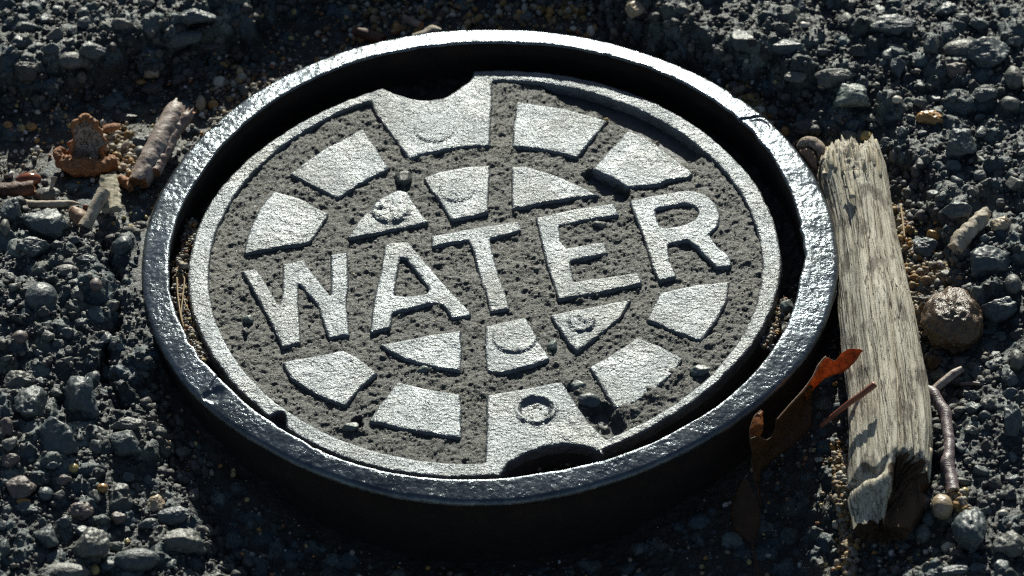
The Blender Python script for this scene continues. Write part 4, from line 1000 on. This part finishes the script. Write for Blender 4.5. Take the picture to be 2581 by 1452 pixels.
twig('dark_stick', [(-30,484,-34,22),(20,482,-32,23),(60,478,-30,22),(86,472,-28,18)], 'dkstick', 'dark brown stick entering from the left edge', 'stick', 24, 40, 11, .1, (3, 4), 'husk')
twig('red_chip', [(262,327,-46,12),(285,320,-42,13),(304,318,-40,9)], 'husk', 'small red-brown bark chip above the amber sand', 'bark', 14, 20, 12, .2, (3, 4), 'husk', flat=.6)
twig('tan_chip', [(308,372,-52,8),(318,362,-46,9),(324,352,-42,4)], 'palewood', 'little pointed tan chip near the blue stone', 'wood chip', 12, 18, 13, .2, (2, 3), 'palewood', flat=.6)
twig('bark_flake', [(300,452,-42,14),(318,460,-38,15),(330,476,-34,10)], 'husk', 'rusty crumb of bark beside the splintered wood chip', 'bark', 16, 20, 14, .25, (4, 4), 'husk')
twig('shaded_stick', [(895,78,-68,14),(930,88,-66,15),(968,100,-64,13)], 'dkstick', 'dark stick lying in shade behind the ring', 'stick', 16, 24, 15, .12, (3, 4), 'dkstick')
twig('small_twig', [(1018,42,-48,7),(1038,54,-40,10),(1062,64,-34,9)], 'bark', 'small light-tipped twig sticking up behind the ring', 'twig', 16, 24, 16, .12, (2, 3), 'husk')
twig('curled_scrap', [(1040,88,-30,4),(1072,80,-26,7),(1090,68,-22,9),(1112,74,-22,4)], 'palewood', 'curled tan leaf scrap touching the top of the ring', 'leaf scrap', 14, 24, 17, .3, (2, 3), 'palewood', flat=.35)
twig('straw', [(524,306,-14,3),(535,300,-6,3.4),(552,300,-2,2.4),(560,296,-2,1.5)], 'palewood', 'thin curved dry stem resting on the upper left of the ring', 'stem', 10, 20, 18, .1, (1, 1), ends=False)
twig('stem_stub', [(128,478,-40,5),(134,460,-32,6),(136,446,-24,8)], 'palewood', 'knob-ended pale stem stub above the two-tone pebble', 'stem', 12, 20, 19, .1, (1, 1), ends=False)
# right-hand sticks
twig('pale_stick', [(2408,628,-22,19),(2420,606,-18,24),(2444,580,-13,21),(2468,556,-10,21),(2488,534,-8,15)], 'palewood', 'pale barkless stick lying on the asphalt at the far right', 'stick', 28, 60, 21, .18, (4, 5), 'palewood')
twig('pale_twig', [(2352,984,-62,10),(2378,962,-56,11),(2404,942,-52,11),(2424,930,-50,8)], 'greybark', 'short pale ringed twig pointing up to the right', 'twig', 16, 40, 22, .05, (1, 2), 'palewood')
twig('purple_twig', [(2336,980,-60,11),(2352,990,-56,15),(2366,1014,-58,14),(2384,1042,-60,15),(2386,1068,-62,14),(2392,1110,-64,14),(2392,1150,-66,15),(2386,1166,-66,18),(2394,1190,-68,15),(2400,1222,-70,16),(2402,1240,-70,16)], 'purple', 'knotty purple-brown twig lying to the right of the grey wood', 'twig', 22, 90, 23, .07, (1, 1), 'palewood', wl=10)
twig('brown_twig', [(2420,968,-76,4),(2455,966,-74,5),(2484,970,-74,4)], 'bark', 'short thin brown twig among the stones right of the pale ringed twig', 'twig', 10, 20, 24, .1, (1, 1), ends=False)
twig('pine_needle', [(2270,516,-60,2.6),(2276,560,-58,3),(2280,600,-58,2.4)], 'straw', 'thin brown needle beside the right edge of the grey wood', 'needle', 8, 20, 25, .05, (1, 1), ends=False)
twig('leaf_stalk', [(2068,1074,-66,6),(2100,1048,-30,6),(2140,1016,12,7),(2175,992,44,8),(2206,968,66,8)], 'stalk', 'reddish leaf stalk sticking up over the grey wood', 'leaf stalk', 12, 50, 26, .06, (1, 1), ends=False)
for k, (pl, lb) in enumerate((([(455,690,-48,1.8),(466,700,-46,2),(462,740,-46,2),(456,790,-46,1.8),(463,826,-48,1.5)], 'dry straw bending down the left gap between ring and lid'),
                    ([(446,700,-46,2.2),(448,745,-46,2.4),(456,800,-46,2),(464,830,-50,1.5)], 'brown straw lying along the inside of the ring at the left'),
                    ([(458,740,-48,1.4),(468,768,-46,1.6),(478,786,-48,1.2)], 'short curled straw in the left gap of the lid'))):
    twig('straw', pl, 'straw', lb, 'straw', 8, 40, 30 + k, .05, (.5, .5), ends=False)
twig('root_bit', [(452,664,-44,7),(462,672,-40,8),(470,668,-42,6)], 'palewood', 'pale curled bit of shell at the top of the straw in the gap', 'scrap', 12, 18, 34, .3, (1, 2), 'palewood')

# shiny brown seed
def seed_obj():
    q = on_ground(72, 452, 10); v, f = ico(4); v = v * [34, 19, 17]; a = .1
    m, nt, b, vv = nodes_for('glossy_seed_coat'); nt.links.new(ramp(nt, noise(nt, vv, 20, 3), [(.3, (.16, .045, .02)), (.7, (.30, .09, .04))]), b.inputs['Base Color'])
    b.inputs['Roughness'].default_value = .16; b.inputs['Coat Weight'].default_value = .5
    v[:, 0] = v[:, 0] * (1 + .12 * np.cos(v[:, 0] / 20)); tag(mk('seed', v + q, f, m, origin=q), 'smooth shiny reddish-brown seed above the dark brown stick', 'seed')
seed_obj()

# broken husk: curved rough wall in front and an upright curled flap
def sheet(fn, nu, nv, th, mat, name, parent, org, seed=0, rough=1.6):
    u, v = np.meshgrid(np.linspace(0, 1, nu), np.linspace(0, 1, nv)); p = fn(u, v)
    p = np.stack(p, -1); du = np.gradient(p, axis=1); dv = np.gradient(p, axis=0); n = np.cross(du, dv); n /= np.maximum(np.linalg.norm(n, axis=-1), 1e-9)[..., None]
    d = rough * fbm(p[..., 0], p[..., 1], p[..., 2], wl=9, oct=3, seed=seed)[..., None]
    A = p + n * (th / 2 + d); B = p - n * (th / 2 - d * .3); N = nu * nv
    V = np.vstack([A.reshape(-1, 3), B.reshape(-1, 3)]); I = np.arange(N).reshape(nv, nu)
    f = [(I[i, j], I[i, j + 1], I[i + 1, j + 1], I[i + 1, j]) for i in range(nv - 1) for j in range(nu - 1)]
    f += [tuple(N + k for k in t[::-1]) for t in f]
    bd = list(I[0, :]) + list(I[1:, -1]) + list(I[-1, -2::-1]) + list(I[-2:0:-1, 0])
    for a, b in zip(bd, bd[1:] + bd[:1]): f.append((b, a, N + a, N + b))
    return mk(name, V, f, mat, parent, org)
def husk():
    org = P(215, 430, -60); root = empty('broken_husk', org); tag(root, 'broken rusty-brown nut husk with an upright curled flap, left of the twig', 'nut husk')
    c = spline([list(P(158, 372, -22)) + [10], list(P(150, 388, -32)) + [16], list(P(160, 408, -40)) + [21], list(P(190, 422, -42)) + [23], list(P(232, 424, -42)) + [22], list(P(272, 414, -40)) + [21], list(P(294, 406, -38)) + [14]], 90)
    V, F_ = frame_tube(c[:, :3], c[:, 3], 30, 3, .34, 1.0, 13); mk('shell_wall', V, F_ + [tuple(range(30))[::-1], tuple(range(89 * 30, 90 * 30))], M['husk'], root, org)
    def flap(u, v):
        # v 0 at base, 1 at the curled tip; torn shoulder on the right half way up
        lw = 36 - 9 * v + 3 * np.sin(11 * v) - 8 * sstep(.82, 1, v); rw = 40 - 16 * v + 17 * np.exp(-((v - .42) / .16) ** 2) + 4 * np.sin(23 * v) - 8 * sstep(.85, 1, v)
        hw = np.where(u < .5, lw, rw); cx_ = 216 + 5 * v; X = np.zeros_like(u); Y = X.copy(); Z = X.copy()
        for i in range(u.shape[0]):
            for j in range(u.shape[1]):
                vv = v[i, j]; uu = (u[i, j] - .5) * 2; q = P(cx_[i, j] + hw[i, j] * uu, 405, -46)
                X[i, j] = q[0]; Z[i, j] = -52 + 104 * vv ** .9 - (14 * max(0, vv - .82) / .18); Y[i, j] = q[1] + 24 + 62 * vv - 16 * (uu ** 2) - 28 * max(0, vv - .8)
        return X, Y, Z
    sheet(flap, 34, 50, 9, M['husk_in'], 'curled_flap', root, org, 5, 1.6)
    def rimf(u, v):
        X, Y, Z = flap(np.where(v < .5, 0, 1) * 1.0 + 0 * u, u)
        return X, Y, Z
    for side, nm in ((0.0, 9), (1.0, 12)):
        us = np.linspace(0, 1, 40); X, Y, Z = flap(np.full((1, 40), side), us[None]); c = np.c_[X[0], Y[0], Z[0]]
        V, F_ = frame_tube(c, 5 + 2.0 * np.sin(us * 9 + side), 12, nm, .25, wl=8); mk('torn_edge', V, F_ + [tuple(range(12))[::-1], tuple(range(39 * 12, 40 * 12))], M['husk'], root, org)
    us = np.linspace(0, 1, 20); X, Y, Z = flap(us[None], np.full((1, 20), 1.0)); V, F_ = frame_tube(np.c_[X[0], Y[0], Z[0]], np.full(20, 9.0), 12, 14, .25, wl=8); mk('torn_edge', V, F_ + [tuple(range(12))[::-1], tuple(range(19 * 12, 20 * 12))], M['husk'], root, org)
    for k, (x, y, z, r) in enumerate(((258, 345, -20, 16), (165, 385, -40, 15), (262, 372, -36, 14), (180, 362, -30, 12), (240, 400, -46, 12))):
        v, f = rock(300 + k, 3, 'angular', .12); q = P(x, y, z); mk('torn_fibre', v * [r, r * .8, r * .9] + q, f, M['husk' if k % 2 else 'palewood'], root, org)
husk()

# small curled shells and leaves
def leaf_mat(name, c1, c2, vein, trans=.5, rough=.5):
    m, nt, b, v = nodes_for(name); c = ramp(nt, noise(nt, v, 30, 5, .6), [(.3, c1), (.7, c2)])
    c = mix(nt, ramp(nt, noise(nt, v, 6, 3), [(.62, (0, 0, 0)), (.7, (1, 1, 1))]), c, vein)
    vn = nt.nodes.new('ShaderNodeTexVoronoi'); vn.feature = 'DISTANCE_TO_EDGE'; vn.inputs['Scale'].default_value = 1 / 22; nt.links.new(v, vn.inputs['Vector'])
    c = mix(nt, ramp(nt, vn.outputs['Distance'], [(.0, (.6, .6, .6)), (.07, (0, 0, 0))]), c, vein)
    nt.links.new(c, b.inputs['Base Color']); b.inputs['Roughness'].default_value = rough
    nt.links.new(bump(nt, noise(nt, v, 12, 3), .8), b.inputs['Normal'])
    t = nt.nodes.new('ShaderNodeBsdfTranslucent'); nt.links.new(c, t.inputs[0]); ms = nt.nodes.new('ShaderNodeMixShader'); ms.inputs[0].default_value = trans
    out = nt.nodes['Material Output']; nt.links.new(b.outputs[0], ms.inputs[1]); nt.links.new(t.outputs[0], ms.inputs[2]); nt.links.new(ms.outputs[0], out.inputs['Surface']); return m
M['leaf'] = leaf_mat('rust_red_leaf', (.36, .10, .02), (.54, .19, .04), (.12, .03, .01), .6)
M['leaf_brown'] = leaf_mat('brown_leaf', (.06, .03, .013), (.12, .058, .02), (.07, .03, .015), .35)
M['leaf_pale'] = leaf_mat('pale_curled_leaf', (.30, .17, .10), (.45, .30, .20), (.16, .08, .05), .3)
def leaf(name, poly, mat, parent, org, step=6, bend=None, label=None, cat=None, seed=0, th=1.4):
    """poly: (x, y, z) traced points with their own height; filled, wrinkled and given thickness"""
    poly = np.array(poly, float); q = np.array([P(a, b, z) for a, b, z in poly]); n = len(q)
    # work in the picture-like plane spanned by the leaf's own best-fit plane
    c = q.mean(0); U, s_, Vt = np.linalg.svd(q - c); e1, e2, e3 = Vt
    if np.dot(np.cross(e1, e2), e3) < 0: e3 = -e3
    L2 = np.c_[(q - c) @ e1, (q - c) @ e2]; hh = (q - c) @ e3
    dd = np.hypot(*np.diff(np.vstack([L2, L2[:1]]), axis=0).T); s = np.concatenate([[0], np.cumsum(dd)]); t = np.linspace(0, s[-1], max(12, int(s[-1] / step)), endpoint=False)
    B = np.c_[np.interp(t, s, np.r_[L2[:, 0], L2[0, 0]]), np.interp(t, s, np.r_[L2[:, 1], L2[0, 1]])]; bh = np.interp(t, s, np.r_[hh, hh[0]])
    B = smooth_corners(B, 1) + .9 * np.random.RandomState(seed).normal(size=B.shape) * .6
    x0, y0 = B.min(0); x1, y1 = B.max(0); G_ = np.array([(x, y) for x in np.arange(x0, x1, step) for y in np.arange(y0, y1, step)])
    G_ = G_[inside(B, G_[:, 0], G_[:, 1])]; G_ = G_[seg_dist(B, G_[:, 0], G_[:, 1]) > step * .5] if len(G_) else G_.reshape(0, 2)
    A = np.vstack([B, G_]); m_ = len(B); res = delaunay_2d_cdt([Vector(p) for p in A], [(i, (i + 1) % m_) for i in range(m_)], [], 0, 1e-4)
    vo = np.array([v[:] for v in res[0]]); fo = np.array([list(t_) for t_ in res[2]]); cc = vo[fo].mean(1); fo = fo[inside(B, cc[:, 0], cc[:, 1])]
    w = 1 / ((vo[:, None, 0] - B[None, :, 0]) ** 2 + (vo[:, None, 1] - B[None, :, 1]) ** 2 + 4) ** 1.2; h = (w * bh).sum(1) / w.sum(1)
    h = h + 5.0 * fbm(vo[:, 0], vo[:, 1], wl=40, oct=3, seed=seed) 
    if bend: h = h + bend * np.minimum(seg_dist(B, vo[:, 0], vo[:, 1]), 25) / 25
    V = c + np.outer(vo[:, 0], e1) + np.outer(vo[:, 1], e2) + np.outer(h, e3)
    o = mk(name, V, [tuple(t_) for t_ in fo], mat, parent, org)
    md = o.modifiers.new('thick', 'SOLIDIFY'); md.thickness = th * S; md.offset = 0
    if label: tag(o, label, cat)
    return o
def big_leaf():
    org = P(1990, 1080, -90); root = empty('fallen_leaf', org); tag(root, 'curled fallen leaf with glowing orange-red tips, leaning against the ring by the wood', 'leaf')
    leaf('blade', [(1891,1106,-12),(1912,1098,-18),(1925,1106,-30),(1935,1110,-40),(1947,1100,-40),(1953,1080,-30),(1956,1058,-14),(1975,1036,-6),(2000,1010,0),(2025,985,4),(2045,968,6),(2052,975,-30),(2046,1000,-55),(2048,1040,-75),(2050,1072,-90),(2030,1095,-100),(2000,1120,-105),(1960,1148,-112),(1935,1170,-115),(1915,1185,-118),(1915,1230,-124),(1922,1290,-132),(1910,1262,-126),(1899,1200,-110),(1893,1150,-60)], M['leaf_brown'], root, org, bend=-10, seed=3)
    o = leaf('upper_lobe', [(2024,986,5),(2040,962,10),(2052,946,16),(2056,930,24),(2066,914,28),(2080,900,30),(2092,901,28),(2100,912,24),(2106,908,26),(2122,888,34),(2138,878,40),(2160,880,42),(2178,880,42),(2160,908,24),(2140,930,6),(2122,942,-6),(2095,948,-12),(2075,955,-20),(2056,972,-34),(2044,998,-50),(2034,1010,-40),(2028,1000,-20)], M['leaf'], root, org, bend=6, seed=5); o['label'] = 'upper lobe glowing orange-red in the sun'
    o = leaf('side_lobe', [(1891,1106,-11),(1890,1082,0),(1900,1050,12),(1916,1036,16),(1926,1032,16),(1922,1050,8),(1924,1075,0),(1922,1092,-8),(1912,1104,-14),(1900,1100,-12)], M['leaf'], root, org, bend=4, seed=7); o['label'] = 'small side lobe glowing red'
    V, F_ = frame_tube(spline([list(P(1891,1106,-11)),list(P(1890,1082,1)),list(P(1901,1049,13)),list(P(1918,1034,17))], 20), np.full(20, 1.6), 6, 3, .1); mk('lit_leaf_edge', V, F_, M['leaf_pale'], root, org)  # pale tube paints the sunlit edge of the side lobe
    V, F_ = frame_tube(spline([list(P(1960,1056,-10)),list(P(2000,1010,3)),list(P(2025,984,7)),list(P(2050,948,18)),list(P(2066,914,30)),list(P(2082,899,33))], 40), np.full(40, 2.4), 6, 4, .3); mk('lit_leaf_edge', V, F_, M['leaf_pale'], root, org)  # pale tube stands in for sunlight along the bent upper edge
big_leaf()
def low_leaf():
    org = P(1880, 1300, -150); root = empty('shaded_leaf', org); tag(root, 'dull brown leaf with a thin stalk in the deep shade below the ring', 'leaf')
    leaf('blade', [(1872,1207,-92),(1886,1210,-90),(1896,1240,-105),(1912,1262,-120),(1918,1300,-140),(1912,1340,-155),(1898,1372,-165),(1880,1362,-165),(1858,1345,-160),(1842,1320,-150),(1838,1290,-140),(1848,1256,-120),(1860,1228,-104)], M['leaf_brown'], root, org, bend=8, seed=11)
    s = spline([list(P(1896,1368,-165)), list(P(1904,1410,-172)), list(P(1912,1452,-180)), list(P(1918,1490,-184))], 30); V, F_ = frame_tube(s, np.full(30, 3.2), 8, 5, .1); mk('stalk', V, F_, M['leaf_brown'], root, org)
low_leaf()
twig('curled_leaf', [(2012,372,-28,8),(2026,356,-12,15),(2048,356,-6,17),(2066,372,-10,15),(2070,392,-20,8)], 'husk_in', 'curled dry brown leaf squeezed between the ring and the grey wood', 'leaf', 18, 40, 41, .22, (4, 5), 'husk', flat=.6, wl=16)
leaf('leaf_fold', [(2012,380,-20),(2030,372,-8),(2046,378,-6),(2056,400,-14),(2062,430,-34),(2050,428,-38),(2030,404,-30)], M['leaf_pale'], None, P(2035,400,-25), label='brown folded leaf end under the curled leaf by the ring', cat='leaf', bend=10, seed=13)
leaf('dry_shell', [(172,534,-26),(184,520,-14),(206,528,-12),(226,538,-14),(232,556,-22),(222,572,-26),(196,574,-28),(180,556,-28)], M['leaf_pale'], None, P(200,550,-24), label='crumpled pale dry leaf scrap under the short tan stick', cat='leaf scrap', bend=14, seed=15)
leaf('brown_scrap', [(2336,905,-80),(2350,892,-66),(2362,900,-60),(2378,896,-56),(2372,915,-66),(2352,935,-80),(2338,928,-84)], M['leaf_brown'], None, P(2355,912,-75), label='crumpled brown leaf scrap right of the grey wood', cat='leaf scrap', bend=10, seed=17)
